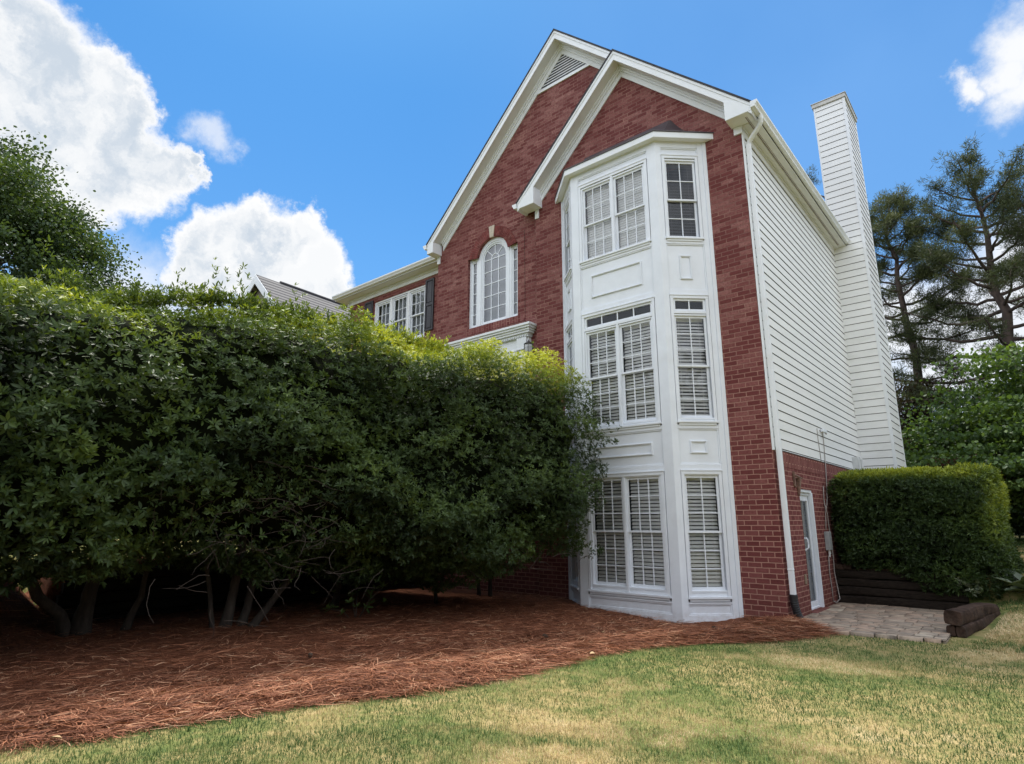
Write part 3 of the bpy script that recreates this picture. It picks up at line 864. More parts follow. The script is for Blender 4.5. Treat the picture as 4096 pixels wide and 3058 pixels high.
for a in (PI*.25, PI*.5, PI*.75):
    c, s_ = math.cos(a), math.sin(a); w = .010
    mb.prism([(ACX+.13*c-w*s_, ASPR+.13*s_+w*c), (ACX+.37*c-w*s_, ASPR+.37*s_+w*c), (ACX+.37*c+w*s_, ASPR+.37*s_-w*c), (ACX+.13*c+w*s_, ASPR+.13*s_-w*c)], FA.o.y+.016, FA.o.y+.039)
sa = mb.build('sash', M['white'], aw, bevel=.002)
mb = MB()
pts = [(ACX-.366, 6.45), (ACX+.366, 6.45)] + [(ACX+.366*math.cos(a), ASPR+.366*math.sin(a)) for a in np.linspace(0, PI, 20)]
mb.add([(p[0], FA.o.y+.03, p[1]) for p in pts], [tuple(range(len(pts)))])
mb.build('pane', M['glass_dark'], aw)
for (a, b) in ((-7.218, -6.905), (-5.847, -5.535)):
    pane(FA, a+.09, b-.09, 6.42, 8.148, -.03, aw, 'glass_dark')
    mb = MB(); mb.ring(FA, a+.0905, b-.0905, 6.4205, 8.1475, .012, -.029, -.008); muntins(mb, FA, a+.102, b-.102, 6.432, 8.136, 1, 6, -.02, .018); mb.build('sash', M['white'], aw)
mb = MB(); mb.box(-7.3, -5.5, Y1+.262, Y1+.27, 6.2, 8.75); mb.build('roller_shade', M['shade'], aw)
mb = MB(); mb.box(-7.32, -5.48, Y1+.28, Y1+1.5, 6.1, 8.8); mb.build('stairwell', M['room'], house)

# ---- wing window and shutters
FW = Frame((0, WY+.05, 0), (1, 0, 0), (0, -1, 0))
mb = MB(); mb.ring(FW, -12.06, -9.60, 6.78, 8.42, .055, -.05, .02)
for x in (-11.24, -10.42): mb.fbox(FW, x-.045, x+.045, 6.835, 8.365, -.05, .015)
mb.fbox(FW, -12.1, -9.56, 6.74, 6.78, -.03, .06)
mb.build('window_casing', M['trim'], house, bevel=.003)
for c in (-11.645, -10.83, -10.015):
    w = sash_window(house, FW, c-.275, c+.275, 6.93, 8.27, 7.58, 3, 2, 2, 'shade', 80, 0, 'glass_dark', -.02)
mb = MB(); mb.box(-12.1, -9.5, WY+.262, WY+.27, 6.7, 8.5); mb.build('roller_shade', M['shade'], house)
for (a, b) in ((-9.575, -9.215), (-12.53, -12.10)):
    mb = MB(); F = Frame((0, WY, 0), (1, 0, 0), (0, -1, 0))
    mb.ring(F, a, b, 6.92, 8.50, .055, .008, .045); mb.fbox(F, a+.055, b-.055, 7.68, 7.76, .008, .044)
    for (z0, z1) in ((6.975, 7.68), (7.76, 8.445)):
        mb.fbox(F, a+.055, b-.055, z0, z1, .008, .022); mb.fbox(F, a+.085, b-.085, z0+.03, z1-.03, .022, .036)
    mb.build('shutter', M['shutter'], house, bevel=.003)

# ---- front door surround (top shows over the hedge)
FD = Frame((0, Y1, 0), (1, 0, 0), (0, -1, 0))
mb = MB(); c = ACX
prof = [(5.93, 5.985, .30, 1.43), (5.88, 5.93, .27, 1.40), (5.83, 5.88, .235, 1.365), (5.78, 5.83, .21, 1.34), (5.74, 5.78, .165, 1.295), (5.70, 5.74, .15, 1.28)]
for (z0, z1, d, hw) in prof: mb.fbox(FD, c-hw, c+hw, z0, z1, 0, d)
mb.fbox(FD, c-1.25, c+1.25, 5.44, 5.70, 0, .10)
mb.fbox(FD, c-1.0, c+1.0, 5.40, 5.44, 0, .135); mb.fbox(FD, c-1.0, c+1.0, 5.30, 5.40, 0, .12)
x = c - 1.26
while x < c+1.25:
    mb.fbox(FD, x, x+.035, 5.705, 5.738, .15, .182); x += .07
for sx in (-1, 1):
    a, b = sorted((c+sx*.96, c+sx*1.20))
    mb.fbox(FD, a-.02, b+.02, 5.44, 5.69, .10, .165); mb.fbox(FD, a-.02, b+.02, 5.40, 5.44, .0, .18); mb.fbox(FD, a, b, 3.0, 5.40, 0, .145)
mb.prism([(c-.13, 5.30), (c+.13, 5.30), (c+.17, 5.68), (c-.17, 5.68)], Y1-.17, Y1)
ent = mb.build('door_surround', M['trim'], house, bevel=.004)
mb = MB(); mb.fbox(FD, c-.96, c+.96, 5.0, 5.30, 0, .05); mb.fbox(FD, c-.52, c+.52, 3.0, 5.0, 0, .045)
mb.build('front_door', pbr('door_paint', (.55, .50, .36), .35, .1, 4), ent)
pane(FD, c-.9, c+.9, 5.05, 5.27, .06, ent, 'glass')

# ---- basement side door
FB = Frame((-.10, 0, 0), (0, 1, 0), (1, 0, 0))
mb = MB()
mb.ring(FB, D0, D1, DZ0, DZ1-.05, .05, -.02, .05, wb=.03); mb.fbox(FB, D0, D1, DZ1-.05, DZ1, -.02, .09)
mb.ring(FB, D0+.05, D1-.05, DZ0+.03, DZ1-.10, .055, -.02, .025, wb=.09, wt=.10)
mb.fbox(FB, D1-.07, D1+.0, DZ0, DZ1-.05, .05, .105)
door = mb.build('side_door', M['white'], house, bevel=.003)
pane(FB, D0+.105, D1-.105, DZ0+.12, DZ1-.20, .004, door, 'glass')
mb = MB()
for i in range(30):
    y = D0+.08 + (D1-D0-.16)*i/30; mb.quad((-.16-.02*(i % 2), y, .1), (-.16-.02*((i+1) % 2), y+.0235, .1), (-.16-.02*((i+1) % 2), y+.0235, 2.05), (-.16-.02*(i % 2), y, 2.05))
mb.build('curtain', M['curtain'], door)
mb = MB(); mb.box(-.075, -.06, D0+.115, D0+.19, 1.02, 1.30); mb.tube([(-.06, D0+.15, 1.26), (-.0, D0+.15, 1.27), (.012, D0+.16, 1.24), (.014, D0+.18, 1.17), (.01, D0+.17, 1.10), (-.05, D0+.16, 1.06)], .014, 8)
mb.build('door_handle', M['white'], door, bevel=.004)
mb = MB(); mb.box(-.13, .10, D0-.05, D1+.05, -.05, .048); mb.build('threshold', M['brick_side'], door)

# ================================================================== things fixed to the house
# coach lantern beside the front door
lan = empty('wall_lantern', (-5.0, -.05, 5.2))
tag(lan, 'dark bronze coach lantern with seeded glass on the brick beside the front door', 'lantern')
LX, LY, LZ = -5.03, -.12, 5.18
def lathe(mb, prof, cx, cy, n=12, m=0):
    b = len(mb.v)
    for r, z in prof:
        for k in range(n): mb.v.append((cx + r*math.cos(2*PI*k/n), cy + r*math.sin(2*PI*k/n), z))
    for i in range(len(prof)-1):
        for k in range(n):
            mb.f.append([b+i*n+k, b+i*n+(k+1) % n, b+(i+1)*n+(k+1) % n, b+(i+1)*n+k]); mb.mi.append(m)
mb = MB(); lathe(mb, [(.0, LZ+.40), (.012, LZ+.395), (.015, LZ+.37), (.03, LZ+.36), (.035, LZ+.345), (.10, LZ+.31), (.112, LZ+.29), (.10, LZ+.285)], LX, LY)
lathe(mb, [(.07, LZ+.02), (.085, LZ+.0), (.06, LZ-.03), (.03, LZ-.05), (.02, LZ-.09), (0, LZ-.10)], LX, LY)
for k in range(6):
    a = 2*PI*k/6; pts = [(LX+r*math.cos(a), LY+r*math.sin(a), LZ+z) for r, z in ((.10, .285), (.108, .22), (.10, .12), (.078, .02))]
    mb.tube(pts, .007, 5)
mb.tube([(LX, LY, LZ-.05), (LX+.03, LY+.08, LZ-.10), (LX+.05, LY+.16, LZ-.02)], .014, 6); mb.box(LX-.01, LX+.11, .06, Y1, LZ-.12, LZ+.10)
mb.build('frame', M['bronze'], lan, smooth=False)
mb = MB(); lathe(mb, [(.094, LZ+.285), (.102, LZ+.22), (.094, LZ+.12), (.07, LZ+.02)], LX, LY, 6); mb.build('lamp_glass', M['lamp_glass'], lan)

# bracket remains of a light above the side door
br = empty('wall_bracket', (.06, 1.2, 2.3)); tag(br, 'rusty stained bracket hanging on the brick above the side door', 'bracket')
mb = MB(); mb.hexa([(.004, 1.0, 2.16), (.03, 1.0, 2.16), (.03, 1.08, 2.14), (.004, 1.08, 2.14), (.004, .98, 2.42), (.05, .98, 2.42), (.03, 1.03, 2.36), (.004, 1.03, 2.36)])
mb.tube([(.02, 1.0, 2.36), (.06, 1.08, 2.335), (.05, 1.18, 2.33), (.09, 1.28, 2.30)], [.022, .018, .022, .012], 6)
mb.hexa([(.004, 1.19, 2.0), (.03, 1.19, 2.0), (.03, 1.24, 2.0), (.004, 1.24, 2.0), (.004, 1.17, 2.32), (.08, 1.17, 2.31), (.07, 1.27, 2.29), (.004, 1.27, 2.29)])
mb.build('bracket_arm', M['rusty'], br, bevel=.006)

ub = empty('utility_box', (.05, 2.75, 1.2)); tag(ub, 'small grey utility box on the brick wall between side door and hedge', 'utility box')
mb = MB(); mb.box(.004, .085, 2.63, 2.80, 1.02, 1.37); mb.build('box_body', M['grey_metal'], ub, bevel=.008)
mb = MB(); mb.box(.086, .094, 2.64, 2.79, 1.03, 1.36); mb.build('box_cover', M['grey_metal'], ub, bevel=.003)
mb = MB(); mb.tube([(.05, 2.68, 1.02), (.05, 2.68, .90)], .016, 8); mb.tube([(.05, 2.76, 1.02), (.05, 2.76, .95)], .013, 8); mb.build('cable_gland', M['lightgrey'], ub)

mb = MB()
mb.tube([(.028, 3.27, 2.78), (.022, 3.22, 2.4), (.02, 3.10, 2.0), (.02, 3.00, 1.85), (.02, 2.93, 1.78), (.03, 2.95, 1.70), (.02, 2.98, 1.6), (.02, 3.03, 1.2), (.03, 3.02, .9), (.03, 2.97, .6), (.04, 3.02, .35), (.07, 2.98, .12), (.06, 2.75, .07), (.03, 2.68, .10)], .010, 6)
tag(mb.build('cable', M['cable'], None, smooth=True), 'grey cable running down the brick wall and looping over the patio edge', 'cable')
mb = MB()
mb.tube([(.018, 2.93, 2.25), (.018, 2.86, 2.0), (.02, 2.88, 1.8), (.02, 2.82, 1.6), (.02, 2.74, 1.40)], .009, 6)
tag(mb.build('cable', M['cable'], None, smooth=True), 'thin grey cable coming down into the top of the small utility box', 'cable')
mb = MB(); mb.tube([(.03, 2.68, .92), (.02, 2.66, .62), (.02, 2.70, .3), (.02, 2.70, .08)], .009, 6)
mb.tube([(.03, 2.88+.03*math.sin(a), 1.80+.06*math.cos(a)) for a in np.linspace(0, 2*PI, 12)], .007, 5)
tag(mb.build('cable', M['cable'], None, smooth=True), 'thin dark cable hanging from the bottom of the small utility box to the patio', 'cable')

sp = empty('splice_device', (.06, 3.4, 3.35)); tag(sp, 'small white device with hanging wires on the cream siding', 'junction box')
mb = MB(); mb.box(.022, .075, 3.22, 3.50, 3.36, 3.43); mb.box(.022, .06, 3.30, 3.34, 3.27, 3.36); mb.build('device_body', M['white'], sp, bevel=.01)
mb = MB(); mb.tube([(.03, 2.90, 3.40), (.025, 2.91, 3.20), (.024, 2.95, 2.9), (.022, 2.97, 2.73)], .007, 5); mb.tube([(.05, 3.24, 3.36), (.045, 3.24, 3.1), (.03, 3.26, 2.78)], .009, 5)
mb.tube([(.03, 3.06, 3.38), (.05, 3.10, 3.34), (.05, 3.18, 3.35), (.05, 3.24, 3.38)], .008, 5); mb.tube([(.07, 3.34, 3.35), (.075, 3.40, 3.33), (.07, 3.46, 3.36)], .010, 5)
mb.build('wire', M['cable'], sp)

for i, (a, b, lab) in enumerate(((5.86, 6.10, 'white wall cabinet on the siding, nearer to the corner downspout'), (6.20, 6.46, 'white wall cabinet on the siding, tucked against the chimney'))):
    e = empty('meter_cabinet', (.08, (a+b)/2, 2.9)); tag(e, lab, 'meter cabinet', 'white cabinets beside the chimney')
    mb = MB(); mb.box(.004, .13, a, b, 2.30, 3.06); mb.build('cabinet_body', M['lightgrey'], e, bevel=.01)
    mb = MB(); mb.box(.131, .142, a+.02, b-.02, 2.34, 3.02); mb.build('cabinet_door', M['lightgrey'], e, bevel=.004)
    mb = MB(); mb.tube([(.06, a+.06, 2.30), (.06, a+.06, 1.8)], .022, 8); mb.build('conduit', M['grey_metal'], e)
mb = MB(); mb.box(.002, .022, 1.05, 1.14, .52, .68); mb.box(.022, .030, 1.065, 1.125, .55, .65)
tag(mb.build('wall_outlet', pbr('outlet_plate', (.26, .19, .13), .7, .2, 20), None, bevel=.004), 'small tan outlet cover low on the brick beside the side door', 'outlet cover')

# ================================================================== GROUND
EY = np.array([-40, -12.5, -9.12, -8.35, -7.55, -6.71, -5.79, -4.92, -4.27, -3.69, -3.03, -2.46, -1.64, -1.05, -.45, -.15, 0.0])
EX = np.array([-14, -3.9, -2.55, -2.23, -1.96, -1.59, -1.34, -1.18, -1.15, -1.08, -.81, -.45, .15, .48, .66, .40, .12])
def bed_edge(y):
    return np.interp(y, EY, EX) + .05*(fbm(np.asarray(y)*2.2, 3.3) - .5) + .06*(vnoise(np.asarray(y)*7, 9.1) - .5)

WX = -8.25
def H(x, y):
    x, y = np.asarray(x, float), np.asarray(y, float)
    h = .045*(fbm(x*.5, y*.5) - .5) + .018*(fbm(x*2.3, y*2.3) - .5)
    h = h - .10*np.exp(-(((x+1.6)/1.1)**2 + ((y+.75)/.8)**2))
    # right side climbs away from the timbers
    r = np.clip(.095*(y - .3), 0, 1.05)
    h = h + sstep(2.0, 2.75, x) * r * (y > .3)
    h = np.where(y > 3.2, np.maximum(h, (.60 + .05*np.clip(y-3.1, 0, 9)) * sstep(-.2, 0, x) * sstep(3.24, 3.36, y)), h)
    # higher front yard to the left, beyond the retaining wall
    top = .86 + .16*np.clip(-x - 9.5, 0, 14)
    wall_side = sstep(WX+.02, WX-.12, x) * sstep(-7.75, -7.45, y)
    slope = sstep(-6.6, -9.4, x) * sstep(-7.3, -8.2, y)
    h = h + top*np.maximum(wall_side, slope)
    h = h + .9*sstep(30, 160, np.hypot(x, y))
    return h

def axis(lo, hi, step, far):
    core = np.arange(lo, hi + 1e-6, step)
    g = [step]
    s = 1.0
    out = []
    d = step
    while d < far:
        step2 = max(step, .12*d); d += step2; out.append(d)
    out = np.array(out)
    return np.concatenate([lo - out[::-1], core, hi + out])
gx, gy = axis(-12, 7, .11, 460), axis(-12, 13, .11, 460)
X, Y = np.meshgrid(gx, gy, indexing='ij')
Zg = H(X, Y)
inpatio = (X > -.2) & (X < 2.02) & (Y > -.38) & (Y < 3.23)
Zg = np.where(inpatio, np.minimum(Zg, .0), Zg)
V = np.stack([X, Y, Zg], -1).reshape(-1, 3)
nx, ny = len(gx), len(gy)
idx = np.arange(nx*ny).reshape(nx, ny)
F = np.stack([idx[:-1, :-1], idx[1:, :-1], idx[1:, 1:], idx[:-1, 1:]], -1).reshape(-1, 4)
lawn = np_mesh('lawn', V, F, M['ground'], smooth=True); lawn['kind'] = 'structure'

# pine-straw bed
ys = np.concatenate([np.arange(-13, 0, .07), [0.0]])
ts = np.linspace(0, 1, 150)
YY, TT = np.meshgrid(ys, ts, indexing='ij')
XE = bed_edge(YY)
XX = -9.4 + (XE + 9.4)*(1 - (1-TT)**1.35)
dist = np.maximum(XE - XX, 0)
def bed_z(x, y, d):
    return H(x, y) + .008 + .055*sstep(0, .35, d) + .05*(fbm(x*3, y*3) - .45)*sstep(.0, .3, d) + .03*(vnoise(x*9, y*9) - .5)*sstep(.02, .3, d)
ZZ = bed_z(XX, YY, dist)
mound = .07*np.exp(-(((XX-.05)/.5)**2 + ((YY+.35)/.35)**2))
ZZ = ZZ + mound
V = np.stack([XX, YY, ZZ], -1).reshape(-1, 3)
n1, n2 = YY.shape
idx = np.arange(n1*n2).reshape(n1, n2)
F = np.stack([idx[:-1, :-1], idx[:-1, 1:], idx[1:, 1:], idx[1:, :-1]], -1).reshape(-1, 4)
bed = np_mesh('mulch_bed', V, F, M['straw'], smooth=True); bed['kind'] = 'structure'

# loose straw needles over the bed
def needles(n, xs, ys_, wid, lift):
    d = bed_edge(ys_) - xs
    z = bed_z(xs, ys_, np.maximum(d, 0)) + .07*np.exp(-(((xs-.05)/.5)**2 + ((ys_+.35)/.35)**2))
    flow = (fbm(xs*1.1, ys_*1.1, 2.0) - .5)*5.5 + .55 + RNG.normal(0, .75, n)
    L = RNG.uniform(.10, .27, n)
    curl = RNG.normal(0, .9, n)
    pts = []
    px, py = xs.copy(), ys_.copy(); pz = z + RNG.uniform(.0, 1, n)**2*lift
    el = RNG.normal(0, .16, n)
    for k in range(4):
        pts.append(np.stack([px, py, np.maximum(pz, z-.01)], -1))
        a = flow + curl*(k/3)
        px = px + np.cos(a)*L/3; py = py + np.sin(a)*L/3; pz = pz + np.sin(el)*L/3*(1 - k*.45)
    P = np.stack(pts, 1)
    T = norm(P[:, -1] - P[:, 0])
    side = norm(np.cross(T, np.array([0, 0, 1.]))) + RNG.normal(0, .35, (n, 3))
    side = norm(side)[:, None, :]
    w = (wid*RNG.uniform(.7, 1.4, n))[:, None, None]*np.array([.7, 1, .9, .35])[None, :, None]
    A = P - side*w; B = P + side*w
    V = np.stack([A, B], 2).reshape(-1, 3)
    b = (np.arange(n)*8)[:, None]
    F = np.concatenate([b + np.array([[2*k, 2*k+1, 2*k+3, 2*k+2]]) for k in range(3)], 0)
    tint = np.clip(RNG.beta(1.5, 1.9, n) + .02, 0, 1)
    return V, F, np.repeat(tint, 8)
def bed_samples(n, near):
    yb = RNG.uniform(-10.6, -.05, n*3)
    if near: xb = bed_edge(yb) - RNG.exponential(1.0, n*3) + .07
    else: xb = bed_edge(yb) - RNG.uniform(0, 6.5, n*3)
    ok = (xb > -9.3) & ~((xb > -4.1) & (xb < -.72) & (yb > -.66)) & (xb < 1.2)
    return xb[ok][:n], yb[ok][:n]
parts = []
x_, y_ = bed_samples(34000, True); parts.append(needles(len(x_), x_, y_, .0028, .045))
x_, y_ = bed_samples(20000, False); parts.append(needles(len(x_), x_, y_, .0032, .045))
V, F, T = join_arrays(parts)
tag(np_mesh('pine_straw', V, F, M['needle'], tint=T), 'loose reddish pine straw needles covering the planting bed', 'pine straw', kind='stuff')

# lawn blades
CAMX, CAMY, CAMZ = 3.175, -10.365, 1.548
def blades(x, y, h, w, base=0.0):
    n = len(x)
    z = H(x, y)
    patch = fbm(x*.75 + 3, y*.75, 1.0, 4)
    fine = fbm(x*4.5, y*4.5, 4.0, 2)
    # straw-coloured dormant turf in patches, greener strips by the bed and down the right
    dry = (patch - .49)*3.5 + (fine - .5)*1.5 + .56 + base
    gd = np.minimum(np.abs(x - bed_edge(np.minimum(y, 0)) - .7), 3)
    dry = dry - .38*np.exp(-(gd/.75)**2) * (y < -1.5)
    dry = dry - .50*np.exp(-(((x - 3.2 - .12*(y+5))/.75)**2)) * sstep(-.5, -2.5, y)
    dry = dry - .62*sstep(1.4, -1.6, x)*sstep(-12, -5.5, -np.abs(y)) 
    dry = dry + .45*np.exp(-(((x-2.7)/.9)**2 + ((y-1.5)/2.0)**2)) + .25*np.exp(-(((x-1.2)/1.1)**2 + ((y+1.0)/.45)**2))
    tint = np.clip(dry*.55 + RNG.normal(0, .125, n) + .12, 0, 1)
    az = RNG.uniform(0, 2*PI, n); lean = np.abs(RNG.normal(.45, .42, n))
    dx, dy = np.cos(az)*np.sin(lean), np.sin(az)*np.sin(lean)
    D = np.stack([dx, dy, np.cos(lean)], -1)
    D2 = norm(np.stack([dx*2.2, dy*2.2, np.cos(lean)*.8], -1))
    a2 = az + PI/2 + RNG.normal(0, .6, n)
    S = np.stack([np.cos(a2), np.sin(a2), np.zeros(n)], -1) * (w*RNG.uniform(.6, 1.3, n))[:, None]
    P = np.stack([x, y, z - .004], -1); hh = (h*RNG.uniform(.55, 1.35, n))[:, None]
    m = P + D*hh*.55
    V = np.stack([P - S, P + S, m + S*.8, m - S*.8, m + D2*hh*.5 + S*.12, m + D2*hh*.5 - S*.12], 1).reshape(-1, 3)
    b = (np.arange(n)*6)[:, None]
    F = np.concatenate([b + np.array([[0, 1, 2, 3]]), b + np.array([[3, 2, 4, 5]])], 0)
    return V, F, np.repeat(tint, 6)
def lawn_ok(x, y):
    d = x - bed_edge(np.minimum(y, 0))
    ok = np.where(y < 0, d > -.02, x > 2.05)
    ok &= ~((x > -.2) & (x < 2.03) & (y > -.42) & (y < 3.2) & (y > -.47 + .2*(x-.33)))
    ok &= ~((x > 1.9) & (x < 2.32 + .12*y) & (y > .25) & (y < 2.5))
    return ok
parts = []
def ring_sample(n, r0, r1, a0, a1):
    r = np.sqrt(RNG.uniform(r0**2, r1**2, n)); a = RNG.uniform(a0, a1, n)
    x = CAMX + r*np.sin(a); y = CAMY + r*np.cos(a)
    ok = lawn_ok(x, y)
    return x[ok], y[ok]
A0, A1 = math.radians(-84), math.radians(14)
for (n, r0, r1, h, w) in ((140000, 2.6, 5.2, .036, .0018), (150000, 5.2, 8.5, .034, .0023), (110000, 8.5, 13, .032, .0031)):
    x_, y_ = ring_sample(n, r0, r1, A0 if r0 < 6 else math.radians(-60), A1)
    parts.append(blades(x_, y_, h, w))
x_ = RNG.uniform(1.9, 5.5, 70000); y_ = RNG.uniform(-.5, 14, 70000); ok = lawn_ok(x_, y_) & ((x_ > 2.3) | (y_ > 6.6)); parts.append(blades(x_[ok], y_[ok], .04, .006, .1))
# upper yard seen under the hedge at the far left
x_ = RNG.uniform(-17, -9.2, 26000); y_ = RNG.uniform(-11, -2, 26000); ok = (y_ > -7.3) | (x_ < -9.4); parts.append(blades(x_[ok], y_[ok], .05, .007, .05))
V, F, T = join_arrays(parts)
tag(np_mesh('grass', V, F, M['grass'], tint=T), 'short lawn grass, half green and half straw coloured', 'grass', kind='stuff')

# patio of mixed pavers
rng = random.Random(5)
Vp, Fp, Tp = [], [], []
def paver(x0, x1, y0, y1, z):
    g = .0085; b = .004
    x0 += g; x1 -= g; y0 += g; y1 -= g
    if x1-x0 < .03 or y1-y0 < .03: return
    jz = rng.uniform(-.003, .003); k = len(Vp)
    for (i, zz) in ((0, z-.06), (0, z-b), (b, z)):
        for (px, py) in ((x0+i, y0+i), (x1-i, y0+i), (x1-i, y1-i), (x0+i, y1-i)):
            Vp.append((px, py, zz + jz + rng.uniform(-.0015, .0015)))
    for l in (0, 4):
        for q in range(4): Fp.append((k+l+q, k+l+(q+1) % 4, k+l+4+(q+1) % 4, k+l+4+q))
    Fp.append((k+8, k+9, k+10, k+11))
    t = rng.random(); Tp.extend([t]*12)
def pz(y): return .045
y = -.16
while y < 3.10:
    hgt = rng.choice([.155, .23, .23, .305]); hgt = min(hgt, 3.12 - y)
    x = .012 - rng.uniform(0, .2)
    while x < 2.02:
        wd = rng.choice([.155, .23, .31, .31, .39])
        if hgt > .25 and rng.random() < .4:
            paver(max(x, .012), min(x+wd, 2.03), y, y+hgt/2, pz(y)); paver(max(x, .012), min(x+wd, 2.03), y+hgt/2, y+hgt, pz(y))
        else:
            paver(max(x, .012), min(x+wd, 2.03), y, y+hgt, pz(y))
        x += wd
    y += hgt
x = .06
while x < 2.03:
    wd = rng.choice([.2, .26, .3]); x1 = min(x+wd, 2.03)
    yo = -.45 + .14*(x-.33)
    paver(x, x1, yo, -.16, .042); x = x1
patio = np_mesh('patio', np.array(Vp), np.array(Fp), M['paver'], tint=np.array(Tp)); patio['kind'] = 'structure'
sb = np_mesh('sand_bed', np.array([(-.1, -.40, .026), (2.03, -.22, .026), (2.03, 3.2, .026), (-.1, 3.2, .026)]), np.array([[0, 1, 2, 3]]), pbr('joint_sand', (.035, .029, .023), .95, .4, 30)); sb['kind'] = 'structure'

# timber retaining wall behind the patio
tw = empty('timber_retaining_wall', (1, 3.1, 0)); tag(tw, 'low wall of stacked dark timbers at the back of the patio under the clipped hedge', 'retaining wall')
def rough_beam(name, p0, p1, w, h, mat, parent, seed=0, sag=.0):
    """squared timber with split, worn edges: subdivided box with noisy faces"""
    bmx = bmesh.new(); bmesh.ops.create_cube(bmx, size=1)
    bmesh.ops.subdivide_edges(bmx, edges=[e for e in bmx.edges if abs((e.verts[0].co - e.verts[1].co).x) > .5], cuts=14, use_grid_fill=True)
    bmesh.ops.subdivide_edges(bmx, edges=[e for e in bmx.edges if abs((e.verts[0].co - e.verts[1].co).x) < .01], cuts=3, use_grid_fill=True)
    p0, p1 = Vector(p0), Vector(p1); ax = (p1-p0); L = ax.length; ax.normalize(); sd = Vector((0, 0, 1)).cross(ax).normalized(); up = ax.cross(sd)
    r = random.Random(seed); ph = [r.uniform(0, 6) for _ in range(6)]
    for v in bmx.verts:
        x, y, z = v.co
        k = 1 - .12*max(0, abs(y)+abs(z)-.72)/.28
        yy = y*w*k + .006*math.sin(9*x+ph[0]+3*z) + .004*math.sin(23*x+ph[1])
        zz = z*h*k + .006*math.sin(7*x+ph[2]+4*y) + .004*math.sin(19*x+ph[3]) - sag*(2*max(0, x))**2*(z > 0)
        v.co = p0 + ax*((x+.5)*L + .006*math.sin(40*y+ph[4])*(abs(x) > .49)) + sd*yy + up*zz
    me = bpy.data.meshes.new(name); bmx.to_mesh(me); bmx.free(); me.materials.append(mat)
    o = bpy.data.objects.new(name, me); COL.objects.link(o)
    if parent:
        o.parent = parent; o.matrix_parent_inverse = Matrix.Translation(parent.location).inverted()
    bv = o.modifiers.new('edge', 'BEVEL'); bv.width = .006; bv.limit_method = 'ANGLE'; bv.angle_limit = .6
    return o
for i, z in enumerate((.11, .265, .42, .575)):
    rough_beam('timber', (.02, 3.16 + .012*i, z), (2.12 - .06*i, 3.16 + .012*i, z), .16, .148, M['timber'], tw, i)
rough_beam('timber', (.02, 3.20, .70), (.30, 3.20, .70), .16, .11, M['timber_end'], tw, 9)
rough_beam('timber', (.30, 3.28, .66), (1.5, 3.28, .66), .16, .05, M['timber_end'], tw, 10)
rough_beam('stake', (1.06, 3.07, .03), (1.06, 3.07, .34), .10, .03, M['timber_end'], tw, 12)

A = rough_beam('landscape_timber', (2.075, .36, .255), (2.40, 2.30, .245), .215, .19, M['timber_end'], None, 21, .05)
tag(A, 'thick weathered timber lying on top at the patio corner', 'timber', 'timbers edging the patio')
A = rough_beam('landscape_timber', (2.035, .40, .075), (2.33, 2.30, .10), .105, .15, M['timber_end'], None, 22)
tag(A, 'lower timber on the patio side, under the thick weathered one', 'timber', 'timbers edging the patio')
A = rough_beam('landscape_timber', (2.150, .385, .075), (2.45, 2.30, .12), .115, .15, M['timber_end'], None, 23)
tag(A, 'lower timber on the lawn side, under the thick weathered one', 'timber', 'timbers edging the patio')

# dark tie wall behind the big hedge
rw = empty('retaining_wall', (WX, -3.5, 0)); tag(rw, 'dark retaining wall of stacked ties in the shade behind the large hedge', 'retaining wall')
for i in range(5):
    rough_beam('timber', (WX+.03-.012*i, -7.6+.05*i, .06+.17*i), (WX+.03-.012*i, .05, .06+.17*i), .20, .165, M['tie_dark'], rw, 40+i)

# ================================================================== PLANTS
CAM = np.array([CAMX, CAMY, CAMZ])
HY0, HY1 = -11.6, -.74                       # big hedge: along y
def hedge_prm(y):
    xf = np.interp(y, [-12, -9.5, -5, -1], [-4.50, -4.28, -3.60, -1.98])
    xb = np.interp(y, [-12, -1], [-9.7, -9.4])  # unseen back pushed out to shade the ground by the wall
    zt = np.interp(y, [-12, -8, -6.9, -6, -4.9, -3.3, -1], [4.18, 4.47, 4.64, 4.70, 4.69, 4.60, 4.68]); zb = np.interp(y, [-12, -9, -7, -5.2, -4, -2.7, -1], [.62, .80, .97, .86, .80, .46, .80])
    return xf, xb, zt, zb
def hedge_level(P, n=3.5):
    x, y, z = P[:, 0], P[:, 1], P[:, 2]
    xf, xb, zt, zb = hedge_prm(y)
    u = (x - (xf+xb)/2)/((xf-xb)/2); w = (z - (zt+zb)/2)/((zt-zb)/2); v = (y - (HY0+HY1)/2)/((HY1-HY0)/2)
    return (np.abs(u)**n + np.abs(w)**n + np.abs(v)**(n*2.6))**(1/n)
def grad(fn, P, e=.02):
    g = np.stack([fn(P + np.array(d)*e) - fn(P - np.array(d)*e) for d in ((1, 0, 0), (0, 1, 0), (0, 0, 1))], -1)
    return norm(g)
def shell(fn, lo, hi, box0, box1, n, amp, freq, lo2=None):
    P = RNG.uniform(box0, box1, (n, 3))
    nz = fbm(P[:, 0]*freq, P[:, 1]*freq, P[:, 2]*freq*1.4, 3) - .5
    f = fn(P) + nz*amp
    ok = (f > lo) & (f < hi)
    return P[ok], f[ok]

hedge = empty('hedge', (-5.8, -5, 0)); tag(hedge, 'huge rounded evergreen hedge with yellow-green top and bare trunks, left of the bay windows', 'hedge')
P, f = shell(hedge_level, .80, 1.0, (-10, -11.8, .1), (-1.7, -.6, 5.1), 1700000, .42, 1.35)
Nn = grad(hedge_level, P)
vis = ((CAM - P)*Nn).sum(1)
keep = (vis > -.4) | (RNG.random(len(P)) < .22 + .5*((Nn[:, 2] > .45) & (P[:, 0] > -7.5)))
